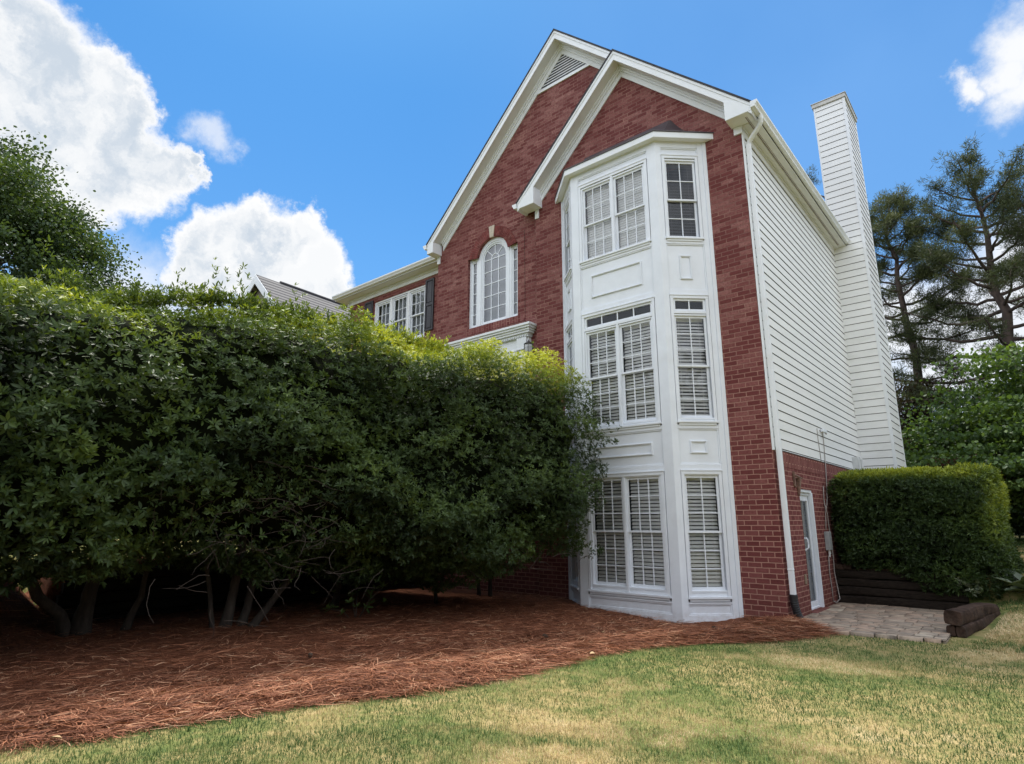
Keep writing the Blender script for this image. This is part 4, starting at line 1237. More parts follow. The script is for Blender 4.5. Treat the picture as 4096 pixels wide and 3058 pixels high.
# keep the outside dense, thin the inside, open dark gaps between layered clumps
gap = fbm(P[:, 0]*2.4, P[:, 1]*2.4, P[:, 2]*4.6, 2)
keep &= (gap > .40 - .12*(Nn[:, 2] > .35)) | (RNG.random(len(P)) < .25)
thin = np.exp(-(((P[:, 1]+6.35)/.75)**2 + ((P[:, 2]-1.45)/.62)**2)) * (Nn[:, 0] > .1)
keep &= RNG.random(len(P)) > thin*.93
keep &= RNG.random(len(P)) < np.clip((f-.78)/.14, .15, 1)
P, f, Nn = P[keep], f[keep], Nn[keep]
sel = RNG.permutation(len(P)); wsel = RNG.random(len(sel)) < .45 + .55*sstep(-8, -3, P[sel][:, 1]); sel = sel[wsel][:54000]; P, f, Nn = P[sel], f[sel], Nn[sel]
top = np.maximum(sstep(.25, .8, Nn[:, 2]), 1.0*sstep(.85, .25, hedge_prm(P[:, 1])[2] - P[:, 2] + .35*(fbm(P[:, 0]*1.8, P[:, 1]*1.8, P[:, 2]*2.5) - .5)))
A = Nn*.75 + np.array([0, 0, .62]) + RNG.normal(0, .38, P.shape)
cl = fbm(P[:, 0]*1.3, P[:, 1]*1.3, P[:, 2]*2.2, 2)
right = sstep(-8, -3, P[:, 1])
tint = .28 + (cl-.5)*.75 + top*(.26 + .34*right + .40*(fbm(P[:, 0]*2, P[:, 1]*2, P[:, 2]*2)-.45)) + (f-.9)*.5 + .04*right  # top leaves yellowed for new growth and to carry a sunlit look
L = np.interp(P[:, 1], [-10, -5, -1], [.080, .060, .044])*np.where(top > .5, .85, 1)
nL = len(P)
half = RNG.permutation(nL); a, b = half[:nL*3//5], half[nL*3//5:]
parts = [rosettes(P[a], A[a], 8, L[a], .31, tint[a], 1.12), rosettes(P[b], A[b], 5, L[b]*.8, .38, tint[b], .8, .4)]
# young shoots standing up along the top edge
xs_ = RNG.uniform(-7, -2.6, 60000); ys_ = RNG.uniform(-11.4, -1.0, 60000)
xf, xb, zt, zb = hedge_prm(ys_)
okk = np.abs(hedge_level(np.stack([xs_, ys_, zt - .05], -1)) - .985) < .03
okk &= (fbm(xs_*1.7, ys_*1.7, 3) > .5)
xs_, ys_, zt = xs_[okk][:3600], ys_[okk][:3600], zt[okk][:3600]
S0 = np.stack([xs_, ys_, zt - .07], -1)
for k in range(3):
    lift = RNG.uniform(.02, .10, len(S0)) * k
    Pk = S0 + np.stack([RNG.normal(0, .02, len(S0)), RNG.normal(0, .02, len(S0)), lift], -1)
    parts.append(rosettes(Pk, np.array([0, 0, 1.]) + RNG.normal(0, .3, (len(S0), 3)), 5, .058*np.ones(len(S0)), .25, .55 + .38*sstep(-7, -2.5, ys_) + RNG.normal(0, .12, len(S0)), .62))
V, F, T = join_arrays(parts)
# a few taller sprigs breaking the outline (kept as part of the foliage)
sprigs = []
for (sx, sy, hgt, n_) in ((-4.6, -7.25, .42, 7), (-4.7, -7.05, .36, 6), (-4.55, -6.95, .40, 7), (-4.8, -7.6, .30, 5), (-4.6, -6.1, .34, 4), (-4.6, -5.95, .24, 4), (-4.5, -9.0, .2, 4), (-4.45, -4.4, .2, 4), (-3.4, -2.0, .2, 4), (-4.65, -6.8, .33, 5)):
    z0 = float(hedge_prm(np.array([sy]))[2][0]) - .12
    q = np.array([[sx + .04*RNG.normal(), sy + .03*RNG.normal(), z0 + hgt*(i+1)/n_] for i in range(n_)])
    sprigs.append(rosettes(q, np.array([[0, 0, 1.]]*n_) + RNG.normal(0, .2, (n_, 3)), 4, .062*np.ones(n_), .27, .6*np.ones(n_), .75))
V, F, T = join_arrays([(V, F, T)] + sprigs)
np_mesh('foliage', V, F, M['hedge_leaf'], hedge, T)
print('hedge verts', len(V))
# solid dark core added inside, blocks light and sight through the leaves
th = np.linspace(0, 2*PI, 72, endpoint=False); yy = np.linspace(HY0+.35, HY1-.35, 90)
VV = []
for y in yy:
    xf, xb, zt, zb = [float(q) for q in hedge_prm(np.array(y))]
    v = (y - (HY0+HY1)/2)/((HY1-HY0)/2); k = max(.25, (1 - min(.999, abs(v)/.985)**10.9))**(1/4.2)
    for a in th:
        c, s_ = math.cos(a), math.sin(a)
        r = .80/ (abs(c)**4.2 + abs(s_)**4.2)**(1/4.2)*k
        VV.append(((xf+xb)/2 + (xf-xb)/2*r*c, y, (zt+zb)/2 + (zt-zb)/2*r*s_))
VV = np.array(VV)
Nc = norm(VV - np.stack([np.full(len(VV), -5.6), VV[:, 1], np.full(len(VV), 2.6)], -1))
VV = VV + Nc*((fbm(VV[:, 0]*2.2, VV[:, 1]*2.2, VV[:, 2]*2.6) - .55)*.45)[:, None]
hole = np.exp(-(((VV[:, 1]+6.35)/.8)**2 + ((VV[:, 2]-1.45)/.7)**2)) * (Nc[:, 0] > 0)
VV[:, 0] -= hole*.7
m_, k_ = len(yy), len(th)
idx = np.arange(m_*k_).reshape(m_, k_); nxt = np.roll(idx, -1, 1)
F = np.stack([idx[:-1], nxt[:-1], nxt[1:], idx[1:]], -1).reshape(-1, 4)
np_mesh('inner_core', VV, F, M['hedge_core'], hedge)
# bare twigs in the open patch and under the skirt
mb = MB(); r = random.Random(3)
for i in range(110):
    y = r.gauss(-6.3, .6) if i < 85 else r.uniform(-10, -1.5)
    z = r.gauss(1.5, .38) if i < 85 else r.uniform(.75, 1.1)
    xf = float(hedge_prm(np.array(y))[0]); x = xf - r.uniform(.12, .8)
    p = Vector((x, y, z)); d = Vector((r.uniform(-.1, .7), r.uniform(-1, 1), r.uniform(-.5, .5))).normalized(); pts = [p.copy()]
    for k in range(5):
        d = (d + Vector((r.uniform(-.35, .35), r.uniform(-.5, .5), r.uniform(-.35, .35)))).normalized(); p = p + d*r.uniform(.06, .13); pts.append(p.copy())
    mb.tube(pts, [.0045, .004, .0035, .003, .0025, .0015], 4, cap=False)
mb.build('twig', M['twig'], hedge)['kind'] = 'stuff'
def stem(pts, r0, r1):
    mb = MB(); pts = [Vector(p) for p in pts]
    fine = []
    for i in range(len(pts)-1):
        for k in range(4):
            t = k/4; fine.append(pts[i].lerp(pts[i+1], t) + Vector((r.gauss(0, .006), r.gauss(0, .006), 0)))
    fine.append(pts[-1]); n = len(fine)
    mb.tube(fine, [(r0 + (r1-r0)*i/(n-1))*(1 + .35*max(0, 1-i/3.0))*(1 + r.gauss(0, .05)) for i in range(n)], 10)
    return mb
for pts, r0, r1 in (([(-7.05, -7.62, -.02), (-6.95, -7.75, .35), (-6.7, -8.1, .62), (-6.4, -8.45, 1.3)], .085, .05), ([(-7.0, -7.5, -.02), (-6.95, -7.45, .6), (-6.8, -7.35, 1.4)], .11, .07),
                    ([(-6.9, -7.0, 0), (-6.8, -6.85, .5), (-6.7, -6.8, 1.3)], .05, .035),
                    ([(-5.98, -6.15, -.02), (-5.95, -6.22, .4), (-6.0, -6.3, .85), (-5.9, -6.35, 1.5)], .035, .028), ([(-5.95, -6.0, -.02), (-5.92, -5.95, .45), (-5.85, -5.92, .9), (-5.8, -5.9, 1.5)], .075, .05),
                    ([(-5.95, -5.78, -.02), (-5.95, -5.66, .4), (-6.0, -5.6, .9), (-6.0, -5.5, 1.5)], .065, .045), ([(-5.85, -5.70, -.02), (-5.7, -5.42, .42), (-5.5, -5.16, .9), (-5.4, -5.0, 1.5)], .055, .04),
                    ([(-6.6, -3.75, 0), (-6.55, -3.72, .5), (-6.4, -3.55, 1.4)], .065, .04), ([(-5.72, -2.1, 0), (-5.74, -2.12, .5), (-5.7, -2.1, 1.3)], .032, .028),
                    ([(-5.9, -.75, 0), (-5.88, -.78, .6), (-5.8, -.8, 1.4)], .035, .03), ([(-5.7, -.62, 0), (-5.72, -.6, .6), (-5.7, -.6, 1.4)], .04, .03)):
    stem(pts, r0, r1).build('trunk', M['bark'], hedge, smooth=True)

# seedling and litter under the hedge
sd = empty('seedling', (-5.2, -4.2, 0)); tag(sd, 'small leafy seedling growing from the straw in the shade of the hedge', 'plant')
q = np.stack([RNG.normal(-5.25, .22, 26), RNG.normal(-4.25, .32, 26), RNG.uniform(.2, .6, 26)], -1)
V, F, T = rosettes(q, np.array([[.3, -.2, 1.]]*26) + RNG.normal(0, .4, (26, 3)), 5, .085*np.ones(26), .38, .45*np.ones(26), 1.1); np_mesh('foliage', V, F, M['hedge_leaf'], sd, T)
mb = MB()
for k in range(7): mb.tube([(-5.25, -4.25, -.02), tuple((Vector((-5.25, -4.25, 0)) + Vector(q[k*3]))/2 + Vector((0, 0, .08))), tuple(q[k*3])], [.009, .006, .004], 5)
mb.build('stem', M['twig'], sd)

r = random.Random(8)
LEAF = None
spots = [(-4.35, -5.1, 'pale curled leaf on the shaded straw under the hedge'), (-1.55, -2.9, 'larger tan leaf on the straw in front of the bay, beside a dark hollow'), (-1.30, -2.75, 'smaller tan leaf on the straw in front of the bay'),
         (-.15, -.82, 'cream leaf on the straw mound by the brick corner'), (-3.05, -1.05, 'pale leaf lying under the left corner of the bay'), (-2.35, -8.85, 'orange wood chip at the bed edge in the foreground'), (-1.0, -4.0, 'tan leaf near the bed edge below the bay')]
for (x, y, lab) in spots:
    mb = MB(); L_, W_ = r.uniform(.05, .09), r.uniform(.022, .035); n = 7; vs = []
    for i in range(n):
        t = i/(n-1); w = W_*math.sin(PI*min(1, t*.94+.05)); cz = .012*math.sin(PI*t)
        vs += [(L_*(t-.5), -w, cz+.010), (L_*(t-.5), 0, cz), (L_*(t-.5), w, cz+.012)]
    mb.add(vs, [(i*3+k, i*3+k+1, (i+1)*3+k+1, (i+1)*3+k) for i in range(n-1) for k in (0, 1)])
    o = mb.build('fallen_leaf', M['leaf_litter'], None, smooth=True)
    d = float(bed_edge(np.array(y)) - x); o.location = (x, y, float(bed_z(np.array(x), np.array(y), np.array(max(d, 0)))) + .03); o.rotation_euler = (r.uniform(-.2, .2), r.uniform(-.2, .2), r.uniform(0, 6))
    tag(o, lab, 'leaf', 'dead leaves on the straw bed')

cone_m = pbr('pine_cone', (.10, .062, .04), .85, .4, 40, .6, 90)
for (x, y, lab) in ((-3.15, -6.35, 'brown pine cone lying on the straw well in from the lawn edge'), (-.55, -1.55, 'brown pine cone on the straw in front of the brick pier'), (-2.0, -3.6, 'brown pine cone on the straw between hedge and bay')):
    mb = MB(); r2 = random.Random(int(-x*100))
    for i in range(9):
        tt = i/8; rad = .004 + .022*math.sin(PI*min(1, .18+.8*tt))
        for k in range(8):
            a = 2*PI*(k + .5*(i % 2))/8; c_, s_ = math.cos(a), math.sin(a); xx = -.035 + .07*tt
            mb.hexa([(xx, rad*.3*c_, rad*.3*s_), (xx+.006, rad*.3*c_, rad*.3*s_), (xx+.010, rad*c_ - .005*s_, rad*s_ + .005*c_), (xx+.004, rad*c_ - .005*s_, rad*s_ + .005*c_),
                     (xx, rad*.35*c_, rad*.35*s_+.001), (xx+.008, rad*.35*c_, rad*.35*s_+.001), (xx+.014, rad*1.05*c_ + .005*s_, rad*1.05*s_ - .005*c_), (xx+.008, rad*1.05*c_ + .005*s_, rad*1.05*s_ - .005*c_)])
    o = mb.build('pine_cone', cone_m); o.location = (x, y, float(bed_z(np.array(x), np.array(y), np.array(float(bed_edge(np.array(y)) - x)))) + .045); o.rotation_euler = (0, .2, r2.uniform(0, 6))
    tag(o, lab, 'pine cone', 'pine cones on the straw bed')

# clipped hedge above the patio
h2 = empty('clipped_hedge', (1.4, 4.8, .6)); tag(h2, 'dense clipped evergreen hedge block above the patio beside the chimney', 'hedge')
def level2(P, n=6.5):
    x, y, z = P[:, 0], P[:, 1], P[:, 2]
    zb = np.interp(x, [0, .7, 1.3, 1.7, 2.4], [.68, .62, .42, .26, .16]); zt = 2.55 - .0*x
    xr = 2.74 + .06*np.sin(z*3)
    u = (x - (xr-.0)/2)/((xr+.0)/2); w = (z - (zt+zb)/2)/((zt-zb)/2); v = (y - 4.80)/1.95
    return (np.abs(u)**n + np.abs(w)**n*1.0 + np.abs(v)**n)**(1/n)
P, f = shell(level2, .86, 1.0, (-.05, 2.7, .05), (2.95, 6.9, 2.75), 700000, .16, 2.6)
Nn = grad(level2, P)
keep = ((((CAM - P)*Nn).sum(1) > -1.0) | (RNG.random(len(P)) < .25))
gap = fbm(P[:, 0]*5, P[:, 1]*5, P[:, 2]*9, 2); keep &= (gap > .43) | (RNG.random(len(P)) < .3)
P, f, Nn = P[keep][:26000], f[keep][:26000], Nn[keep][:26000]
sun_tint = np.maximum(sstep(.45, .95, Nn[:, 2]), .75*sstep(.5, .95, Nn[:, 0])*sstep(.9, 2.0, P[:, 2]))  # top and right side yellowed, sunlight put into the leaf tint
tint = .24 + (fbm(P[:, 0]*2, P[:, 1]*2, P[:, 2]*3)-.5)*.5 + sun_tint*.52 + (f-.93)*1.0
A = Nn*.8 + np.array([0, 0, .3]) + RNG.normal(0, .45, P.shape)
V, F, T = rosettes(P, A, 6, .056*np.ones(len(P)), .22, tint, .75, .35)
np_mesh('foliage', V, F, M['yew_leaf'], h2, T)
mbv = MB(); VV = []
thh = np.linspace(0, PI, 22); ph_ = np.linspace(0, 2*PI, 44, endpoint=False)
for a in thh:
    for b in ph_:
        d = np.array([math.sin(a)*math.cos(b), math.sin(a)*math.sin(b), math.cos(a)]); rr_ = .86/(np.abs(d)**5).sum()**(1/5)
        zb = float(np.interp(1.37+1.37*rr_*d[0], [0, .8, 1.6, 2.4], [.70, .62, .38, .28])); VV.append((1.37 + 1.37*rr_*d[0], 4.80 + 1.95*rr_*d[1], (2.55+zb)/2 + (2.55-zb)/2*rr_*d[2]))
idx = np.arange(22*44).reshape(22, 44); nxt = np.roll(idx, -1, 1)
np_mesh('inner_core', np.array(VV), np.stack([idx[:-1], idx[1:], nxt[1:], nxt[:-1]], -1).reshape(-1, 4), M['hedge_core'], h2)  # added solid core, keeps light from leaking through
mb = MB(); mb.tube([(1.98, 3.55, .3), (2.0, 3.5, .55), (1.98, 3.6, 1.0)], [.03, .025, .02], 8); mb.tube([(.9, 4.4, .5), (.9, 4.4, 1.2)], .05, 8); mb.build('trunk', M['bark'], h2)

# broad strappy plant at the hedge's foot
ho = empty('hosta', (2.9, 2.95, .3)); tag(ho, 'clump of broad arching leaves at the right foot of the clipped hedge', 'plant')
n = 46; an = RNG.uniform(0, 2*PI, n); el = RNG.uniform(-.25, .6, n)
D = np.stack([np.cos(an)*np.cos(el), np.sin(an)*np.cos(el), np.sin(el)], -1); D[:, 0] += .3; D[:, 1] -= .2
base = np.stack([2.86 + RNG.normal(0, .12, n), 3.15 + RNG.normal(0, .15, n), np.full(n, .38) + RNG.uniform(0, .18, n)], -1)
V, F, T = leaf_arrays(base, D, np.array([[0, 0, 1.]]*n) + RNG.normal(0, .3, (n, 3)), RNG.uniform(.25, .42, n), RNG.uniform(.09, .15, n), RNG.uniform(.2, .9, n), .35, (.4, .75, .8))
np_mesh('foliage', V, F, M['hosta_leaf'], ho, T)
sp2 = empty('variegated_plant', (2.1, 3.0, .35)); tag(sp2, 'small pale-leaved plant hanging over the timbers at the patio corner', 'plant')
q = np.stack([RNG.normal(2.14, .10, 40), RNG.normal(3.0, .08, 40), RNG.uniform(.36, .60, 40)], -1)
V, F, T = rosettes(q, RNG.normal(0, 1, (40, 3)) + np.array([0, -.6, .3]), 5, .055*np.ones(40), .35, RNG.uniform(.5, 1, 40), 1.0); np_mesh('foliage', V, F, M['hosta_leaf'], sp2, T)

# ------------------------------------------------------------------ trees
def limb_path(p0, p1, n, sag, wob, rr):
    p0, p1 = np.array(p0, float), np.array(p1, float); t = np.linspace(0, 1, n)[:, None]
    P = p0 + (p1-p0)*t; P[:, 2] += sag*np.sin(PI*t[:, 0]); W = rr.normal(0, wob, P.shape); W[0] = W[-1] = 0
    return P + W

def broadleaf(name, label, cat, base, crown_c, crown_r, n_cl, per, leaf, mat, trunk_r, seed, cl_r=.8, flat=1.0, droop=.3, keepf=None, group=None, lw=.62, bark='bark'):
    rr = np.random.default_rng(seed)
    root = empty(name, base); tag(root, label, cat, group)
    c, R = np.array(crown_c, float), np.array(crown_r, float)
    d = norm(rr.normal(size=(n_cl*4, 3))); rad = rr.uniform(.30, 1.0, n_cl*4)**.55
    lump = 1 + .35*(fbm(d[:, 0]*1.9 + seed, d[:, 1]*1.9, d[:, 2]*1.9, 3) - .5)*2
    P = c + d*R*(rad*lump)[:, None]
    if keepf is not None: P = P[keepf(P)]
    P = P[P[:, 2] > base[2] + .25][:n_cl]
    mb = MB(); base = np.array(base, float)
    tp = limb_path(base, c + np.array([0, 0, R[2]*.35]), 9, 0, .12*trunk_r/.2, rr)
    mb.tube(tp, [trunk_r*(1-.85*i/8) for i in range(9)], 10)
    mb.build('trunk', M[bark], root, smooth=True)
    mb = MB()
    for p in P[::max(1, len(P)//60)]:
        k = rr.integers(3, 8); mb.tube(limb_path(tp[k], p, 6, -.15*R[2]*.2, .10, rr), [trunk_r*.32*(1-.8*i/5) + .008 for i in range(6)], 5, cap=False)
    mb.build('limbs', M[bark], root, smooth=True)
    n = len(P)*per
    cc = np.repeat(P, per, 0); off = rr.normal(0, 1, (n, 3))*np.array([cl_r, cl_r, cl_r*.55*flat])*.55
    q = cc + off
    out = norm(q - c)
    D = norm(out*.5 + rr.normal(0, .7, (n, 3)) + np.array([0, 0, -droop]))
    Nn = norm(np.array([0, 0, 1.]) + rr.normal(0, .45/flat if flat < 1 else .5, (n, 3)))
    t = .42 + (off[:, 2]/(cl_r*.55*flat))*.16 + np.repeat(rr.normal(0, .12, len(P)), per) + rr.normal(0, .08, n)
    l = leaf*rr.uniform(.6, 1.3, n)
    V, F, T = leaf_arrays(q, D, Nn, l, l*lw, np.clip(t, 0, 1))
    np_mesh('crown', V, F, M[mat], root, T)
    return root

broadleaf('broadleaf_tree', 'tall loose-crowned green tree rising behind the left end of the big hedge', 'tree', (-25.2, -6.6, .9), (-25.2, -7.7, 10.3), (5.2, 5.3, 5.0), 300, 420, .125, 'tree_leaf', .32, 21, .95, .6, .35)
broadleaf('evergreen_tree', 'dense dark green bushy tree in front of the taller tree at the left edge', 'tree', (-19.0, -8.4, 1.2), (-19.0, -8.5, 5.6), (1.9, 1.9, 4.0), 130, 220, .11, 'conifer_leaf', .14, 5, .75, 1.0, .1)
broadleaf('broadleaf_tree', 'low green tree top just showing over the hedge near the neighbouring roof', 'tree', (-24, -1.0, 1.2), (-24, -1.2, 7.2), (3.6, 3.4, 3.6), 120, 140, .15, 'tree_leaf', .2, 33, 1.0, .9, .3)

broadleaf('layered_tree', 'bright green layered maple behind the clipped hedge on the right', 'tree', (3.9, 12.2, .9), (3.9, 12.0, 3.6), (3.3, 2.6, 2.55), 190, 420, .105, 'maple_leaf', .12, 12, 1.15, .13, .15, None, None, .8)
broadleaf('layered_tree', 'darker green maple filling the gap at the right edge of the garden', 'tree', (7.2, 13.0, .9), (7.0, 13.0, 3.9), (3.0, 3.0, 2.9), 150, 330, .11, 'maple_leaf', .12, 14, 1.15, .14, .15, None, None, .8)
broadleaf('red_maple', 'small dark red maple behind the clipped hedge by the chimney', 'tree', (1.75, 9.9, .8), (1.65, 9.8, 2.55), (.85, .8, .75), 70, 160, .05, 'red_leaf', .05, 8, .35, .5, .25)
broadleaf('brown_tree', 'brownish small tree right behind the chimney', 'tree', (.9, 14.6, .9), (.75, 14.6, 4.7), (1.25, 1.2, 1.9), 90, 150, .09, 'brown_leaf', .08, 9, .6, .6, .25)
broadleaf('broadleaf_tree', 'dark tree far behind the maples', 'tree', (5.5, 22, 1.2), (5.5, 22, 4.0), (5.0, 3, 3.2), 220, 170, .2, 'conifer_leaf', .2, 51, 1.3, .8, .2)
broadleaf('broadleaf_tree', 'dark tree behind the chimney and the brownish tree', 'tree', (-1.5, 23, 1.2), (-1.2, 23, 3.2), (3.6, 3, 2.3), 130, 150, .17, 'conifer_leaf', .2, 52, 1.3, .8, .2)

def pine(label, base, top, crown0, spread, n_limb, seed, tr=.24, dense=1.0, extra=()):
    """trunk, long bare limbs and tufts of needles gathered towards the limb ends"""
    rr = np.random.default_rng(seed)
    root = empty('pine_tree', base); tag(root, label, 'tree', 'pines behind the house')
    base, top = np.array(base, float), np.array(top, float)
    tp = limb_path(base, top, 14, 0, .07, rr)
    mb = MB(); mb.tube(tp, [tr*(1-.9*(i/13)**1.2) + .015 for i in range(14)], 10); mb.build('trunk', M['pine_bark'], root, smooth=True)
    tuf = []
    mb = MB()
    Hh = top[2]-base[2]
    limbs = []
    for i in range(n_limb):
        t = crown0 + (1-crown0)*((i+.5)/n_limb)**.8
        az = i*2.399 + rr.normal(0, .35)
        k = (t-crown0)/(1-crown0)
        ln = spread*(1.0 - .72*k**1.5)*rr.uniform(.6, 1.1)*(.75 + .5*min(1, k*3))
        rise = (.10 + .75*k)*ln + rr.normal(0, .2)
        limbs.append((t, az, ln, rise, .45 + .75*min(1, k*2.2)))
    limbs += list(extra)
    for (t, az, ln, rise, dn) in limbs:
        f = t*13; j = min(12, int(f)); p0 = tp[j] + (tp[j+1]-tp[j])*(f-j)
        p1 = p0 + np.array([math.cos(az)*ln, math.sin(az)*ln, rise])
        lp = limb_path(p0, p1, 8, -.10*ln, .022*ln**.5, rr)
        r0 = .022 + .016*ln
        mb.tube(lp, [r0*(1-.8*q/7)+.006 for q in range(8)], 5, cap=False)
        for s_ in range(int((4 + 2.9*ln)*dense*dn)):
            q = rr.uniform(.30, 1.0)**.6; fi = q*7; j2 = min(6, int(fi)); b = lp[j2] + (lp[j2+1]-lp[j2])*(fi-j2)
            tw = norm(rr.normal(0, 1, 3)*np.array([1, 1, .5]) + np.array([math.cos(az), math.sin(az), .35])*.8)*rr.uniform(.25, .75)*(.5+.25*ln**.5)
            e = b + tw
            mb.tube([b, b + tw*.5 + rr.normal(0, .03, 3), e], [.014, .010, .006], 4, cap=False)
            for u in (.4, .6, .75, .9, 1.05): tuf.append(b + tw*u + rr.normal(0, .11, 3))
    mb.build('limbs', M['pine_bark'], root, smooth=True)
    tuf = np.array(tuf); per = 25
    cc = np.repeat(tuf, per, 0); n = len(cc)
    dcol = np.repeat(rr.normal(0, .13, len(tuf)), per)
    D = norm(rr.normal(0, 1, (n, 3)) + np.array([0, 0, .55])); N2 = norm(rr.normal(0, 1, (n, 3)))
    l = rr.uniform(.11, .24, n)
    V, F, T = leaf_arrays(cc + D*.03 + rr.normal(0, .05, (n, 3)), D, N2, l, np.full(n, .015), np.clip(.45 + dcol + D[:, 2]*.18 + rr.normal(0, .08, n), 0, 1), .2)
    np_mesh('crown', V, F, M['pine_needle'], root, T)
    return root
pine('middle pine with a slim trunk, seen just right of the chimney', (.62, 15.6, 1.0), (.45, 15.6, 13.3), .44, 2.1, 46, 3, .20, 1.05)
pine('tall pine with a thick bare trunk near the right edge', (3.55, 14.2, 1.0), (3.15, 14.4, 12.7), .38, 2.8, 46, 4, .25, 1.0, ((.46, 3.1, 3.6, .3, .9), (.40, 3.4, 3.0, -.2, .8), (.52, 2.8, 3.4, .6, .9)))
pine('pine at the far right whose boughs enter the picture from outside', (6.3, 15.2, 1.0), (6.4, 15.2, 13.0), .40, 3.1, 38, 6, .27, .85)
pine('distant pine whose tip shows between the eave and the chimney', (-2.3, 19.3, 1.0), (-2.3, 19.3, 16.9), .5, 2.6, 30, 9, .24, .9)

# far wood line behind everything
parts = []
rr = np.random.default_rng(77)
for k in range(230):
    az = rr.uniform(-1.9, .75) if k < 90 else rr.uniform(1.0, 4.2); D_ = rr.uniform(46, 70) if k < 90 else rr.uniform(26, 36); c = np.array([CAMX + D_*math.sin(az), CAMY + D_*math.cos(az), rr.uniform(2.0, 4.5) if k < 90 else 1.5 + 9.5*rr.random()**1.3])
    n = 420; q = c + rr.normal(0, 1, (n, 3))*np.array([2.6, 2.6, 1.9])
    parts.append(leaf_arrays(q, norm(rr.normal(0, 1, (n, 3))), norm(rr.normal(0, .6, (n, 3)) + np.array([0, 0, 1.])), rr.uniform(.4, .8, n), rr.uniform(.3, .55, n), np.clip(rr.normal(.4, .12, n) + rr.normal(0, .1), 0, 1)))
V, F, T = join_arrays(parts)
tag(np_mesh('far_woods', V, F, M['conifer_leaf'], tint=T), 'dark mass of trees far behind the garden and round the neighbourhood', 'woods', kind='stuff')

# ------------------------------------------------------------------ neighbour's house
nb_ = empty('neighbour_house', (-22.14, 1.6, 3)); tag(nb_, 'neighbouring house with steep grey shingle roof and white gable trim beyond the hedge', 'house')
nx_, ny0, ny1, nz_ = -22.14, 1.6, 13.0, 12.46
mb = MB(); mb.prism([(nx_-3.6, .5), (nx_+3.6, .5), (nx_+3.6, nz_-3.9), (nx_, nz_-.25), (nx_-3.6, nz_-3.9)], ny0+.35, ny1); mb.build('wall', pbr('tan_stucco', (.42, .38, .32), .85, .08, 2), nb_)
mb = MB()
for sx in (-1, 1):
    mb.prism([(nx_, nz_), (nx_+sx*4.2, nz_-4.24), (nx_+sx*4.2, nz_-4.34), (nx_, nz_-.12)], ny0-.02, ny1)
nr = mb.build('roof', M['shingle_grey'], nb_)
mb = MB()
for sx in (-1, 1): mb.prism([(nx_, nz_-.03), (nx_+sx*4.15, nz_-4.22), (nx_+sx*4.15, nz_-4.62), (nx_, nz_-.44)], ny0-.06, ny0-.025)
mb.build('rake_fascia', M['trim'], nr)
mb = MB(); mb.tube([(nx_, ny0+1.2, nz_+.02), (nx_, ny1, nz_+.02)], .07, 6); mb.build('ridge_cap', M['shingle'], nr)
mb = MB(); F = Frame((nx_, ny0+.35, 0), (1, 0, 0), (0, -1, 0)); mb.ring(F, -.5, .5, 6.0, 7.6, .08, 0, .06); mb.build('window', M['trim'], nb_)

nb_.rotation_euler.z = math.radians(5)
# ================================================================== SKY, SUN, CAMERA
SUN_EL, SUN_AZ = math.radians(68), math.radians(-62)     # azimuth from +y towards +x: behind the house, to the left
world = bpy.data.worlds.new('World'); scene.world = world; world.use_nodes = True
t = NT(world.node_tree); t.N.clear()
out = t.n('ShaderNodeOutputWorld'); bg = t.n('ShaderNodeBackground', {'Strength': 1.0}); t.L.new(bg.outputs[0], out.inputs[0])
sky = t.n('ShaderNodeTexSky', sky_type='NISHITA'); sky.sun_disc = False; sky.sun_elevation = SUN_EL; sky.sun_rotation = SUN_AZ
sky.air_density = 1.0; sky.dust_density = .6; sky.ozone_density = 2.0
SKY_STRENGTH = .10
skyc = t.n('ShaderNodeVectorMath', {0: sky.outputs[0], 'Scale': SKY_STRENGTH}, operation='SCALE').outputs[0]
hs = t.n('ShaderNodeHueSaturation', {'Saturation': 1.25, 'Value': 1.0, 'Color': skyc}).outputs[0]
skyc = t.mix(1.0, hs, (.45, .92, 1.10), 'MULTIPLY')
d00 = t.n('ShaderNodeSeparateXYZ', {0: t.vmath('NORMALIZE', t.n('ShaderNodeTexCoord').outputs['Generated'])}).outputs[2]
skyc = t.mix(t.mapr(d00, .62, .22, .04, .62), skyc, (.165, .34, .62))
d0 = t.vmath('NORMALIZE', t.n('ShaderNodeTexCoord').outputs['Generated'])
w1 = t.noise(d0, 5.0, 9, .62).outputs['Color']; w2 = t.noise(d0, 15.0, 10, .68).outputs['Color']
dis = t.vmath('ADD', t.n('ShaderNodeVectorMath', {0: t.vmath('SUBTRACT', w1, (.5, .5, .5)), 'Scale': .13}, operation='SCALE').outputs[0],
              t.n('ShaderNodeVectorMath', {0: t.vmath('SUBTRACT', w2, (.5, .5, .5)), 'Scale': .075}, operation='SCALE').outputs[0])
dd = t.vmath('ADD', d0, dis)
def blob(c, r):
    return t.mapr(t.vmath('DISTANCE', dd, c), 0, r, 1, 0)
def union(bl):
    v = None
    for c, r in bl:
        b = blob(c, r); v = b if v is None else t.n('ShaderNodeMath', {0: v, 1: b, 2: .10}, operation='SMOOTH_MAX').outputs[0]
    return v
big = union([((-.825, .075, .552), .085), ((-.830, .118, .520), .095), ((-.842, .158, .498), .105), ((-.818, .172, .532), .055), ((-.822, .205, .515), .055), ((-.86, .13, .46), .13), ((-.850, .215, .468), .085), ((-.838, .258, .470), .050), ((-.828, .283, .470), .026), ((-.87, .06, .47), .14), ((-.84, .03, .565), .075), ((-.872, .19, .43), .085), ((-.90, .08, .41), .14)])
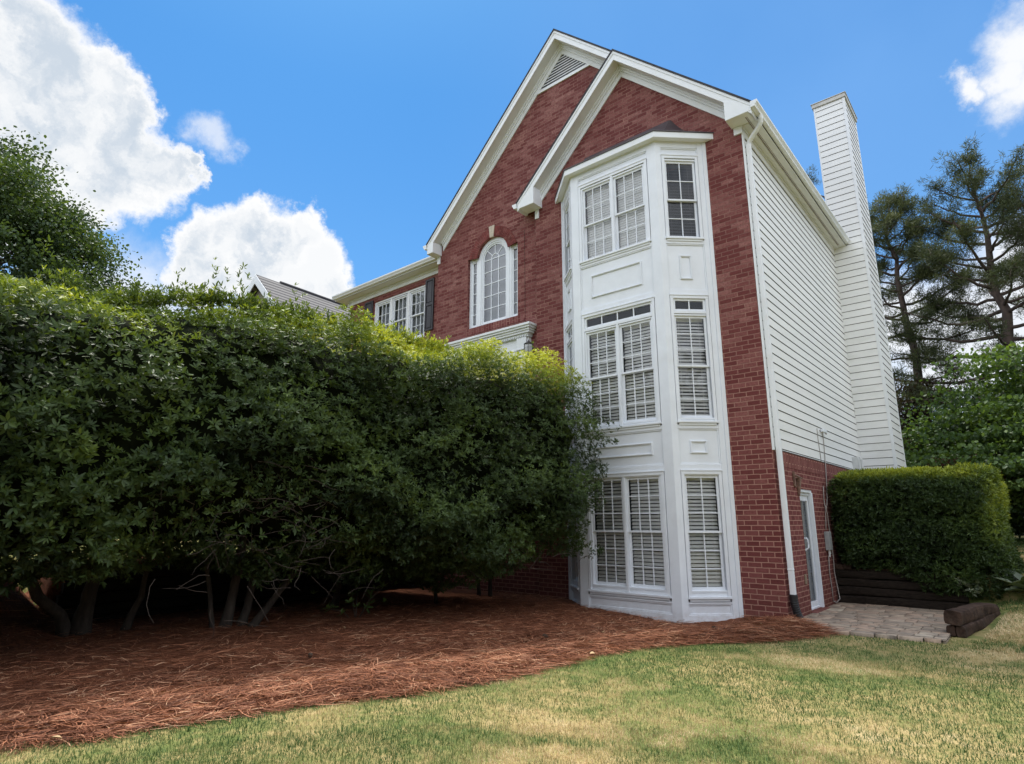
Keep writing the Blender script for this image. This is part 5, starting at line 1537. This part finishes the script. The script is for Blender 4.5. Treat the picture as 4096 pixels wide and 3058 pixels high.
mid = union([((-.866, .315, .385), .062), ((-.852, .345, .400), .066), ((-.825, .375, .418), .060), ((-.812, .41, .402), .072), ((-.790, .438, .420), .050), ((-.795, .466, .378), .066), ((-.84, .39, .365), .085), ((-.87, .335, .345), .075), ((-.815, .44, .36), .07), ((-.80, .48, .35), .055)])
rgt = union([((.064, .845, .525), .052), ((.085, .835, .55), .07), ((.075, .86, .50), .06), ((.022, .853, .524), .034), ((.12, .85, .51), .08)])
sml = union([((-.797, .303, .522), .05), ((-.798, .318, .510), .045)])
low = union([((-.05, .965, .235), .15), ((.02, .965, .25), .15), ((-.10, .955, .27), .10), ((.05, .95, .31), .10), ((-.2, .96, .18), .16), ((-.93, .25, .25), .16), ((-.90, .36, .24), .13), ((.2, .95, .2), .25)])
def edge(v, a, b): return t.mapr(v, a, b, 0, 1, True)
# unseen clouds added away from the clear patch, bright fill for the facade
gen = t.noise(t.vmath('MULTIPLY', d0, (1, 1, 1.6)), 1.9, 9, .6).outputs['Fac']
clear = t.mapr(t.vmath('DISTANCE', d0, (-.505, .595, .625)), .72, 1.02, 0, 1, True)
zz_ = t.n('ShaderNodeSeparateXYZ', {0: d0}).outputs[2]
fill_mask = t.math('MULTIPLY', t.mapr(gen, .36, .50, 0, 1, True), clear)
mask = t.math('MAXIMUM', edge(big, .12, .42), edge(mid, .15, .46))
mask = t.math('MAXIMUM', mask, t.math('MULTIPLY', edge(rgt, .10, .80), .92))
mask = t.math('MAXIMUM', mask, t.math('MULTIPLY', edge(sml, .10, .75), .62))
mask = t.math('MAXIMUM', mask, t.math('MULTIPLY', edge(low, .05, .7), .88))
depth = t.math('MAXIMUM', t.math('MAXIMUM', edge(big, .30, .62), edge(mid, .32, .72)), t.math('MULTIPLY', edge(low, .3, 1.2), .25))
sh = t.noise(t.vmath('ADD', dd, (.02, .01, -.035)), 10.0, 8, .58).outputs['Fac']
shade = t.math('MULTIPLY', depth, t.mapr(sh, .38, .60, .20, 1.0, True), clamp=True)
cloudc = t.mix(shade, (.69, .69, .69), (.41, .465, .53))
veil = t.math('MULTIPLY', t.mapr(t.vmath('DISTANCE', d0, (-.12, .82, .56)), .15, .62, .50, 0, True), t.mapr(t.noise(d0, 2.5, 5, .5).outputs['Fac'], .3, .7, .6, 1.1))
skyc = t.mix(veil, skyc, (.165, .345, .66))
col = t.mix(mask, skyc, cloudc)
front = t.mix(t.mapr(gen, .45, .62, 0, 1, True), (1.42, 1.47, 1.56), (.92, .99, 1.10))  # raised brightness of the added clouds, lights the facade
col = t.mix(fill_mask, col, front)
# ground haze below the horizon
col = t.mix(t.mapr(zz_, -.02, -.10, 0, 1), col, (.16, .15, .10))
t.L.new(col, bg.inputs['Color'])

sun = bpy.data.lights.new('sun', 'SUN'); sun.energy = 3.6; sun.angle = math.radians(10); sun.color = (1, .95, .86)
so = bpy.data.objects.new('sun', sun); COL.objects.link(so)
dv = Vector((math.sin(SUN_AZ)*math.cos(SUN_EL), math.cos(SUN_AZ)*math.cos(SUN_EL), math.sin(SUN_EL)))
so.rotation_euler = dv.to_track_quat('Z', 'Y').to_euler(); so.location = (-10, 20, 40)

cd = bpy.data.cameras.new('camera'); cam = bpy.data.objects.new('camera', cd); COL.objects.link(cam)
cd.sensor_fit = 'HORIZONTAL'; cd.sensor_width = 36; cd.lens = 36*1304.515/2213; cd.clip_end = 2000; cd.clip_start = .05
YAW, PITCH = .704, .228
fw = Vector((-math.sin(YAW)*math.cos(PITCH), math.cos(YAW)*math.cos(PITCH), math.sin(PITCH)))
cam.location = (CAMX, CAMY, CAMZ); cam.rotation_euler = fw.to_track_quat('-Z', 'Y').to_euler()
scene.camera = cam
vs_ = scene.view_settings; vs_.view_transform = 'Standard'; vs_.look = 'None'; vs_.exposure = 0.58; vs_.gamma = 1.0
scene.cycles.max_bounces = 8; scene.cycles.transparent_max_bounces = 12; scene.cycles.diffuse_bounces = 4
scene.cycles.use_denoising = True
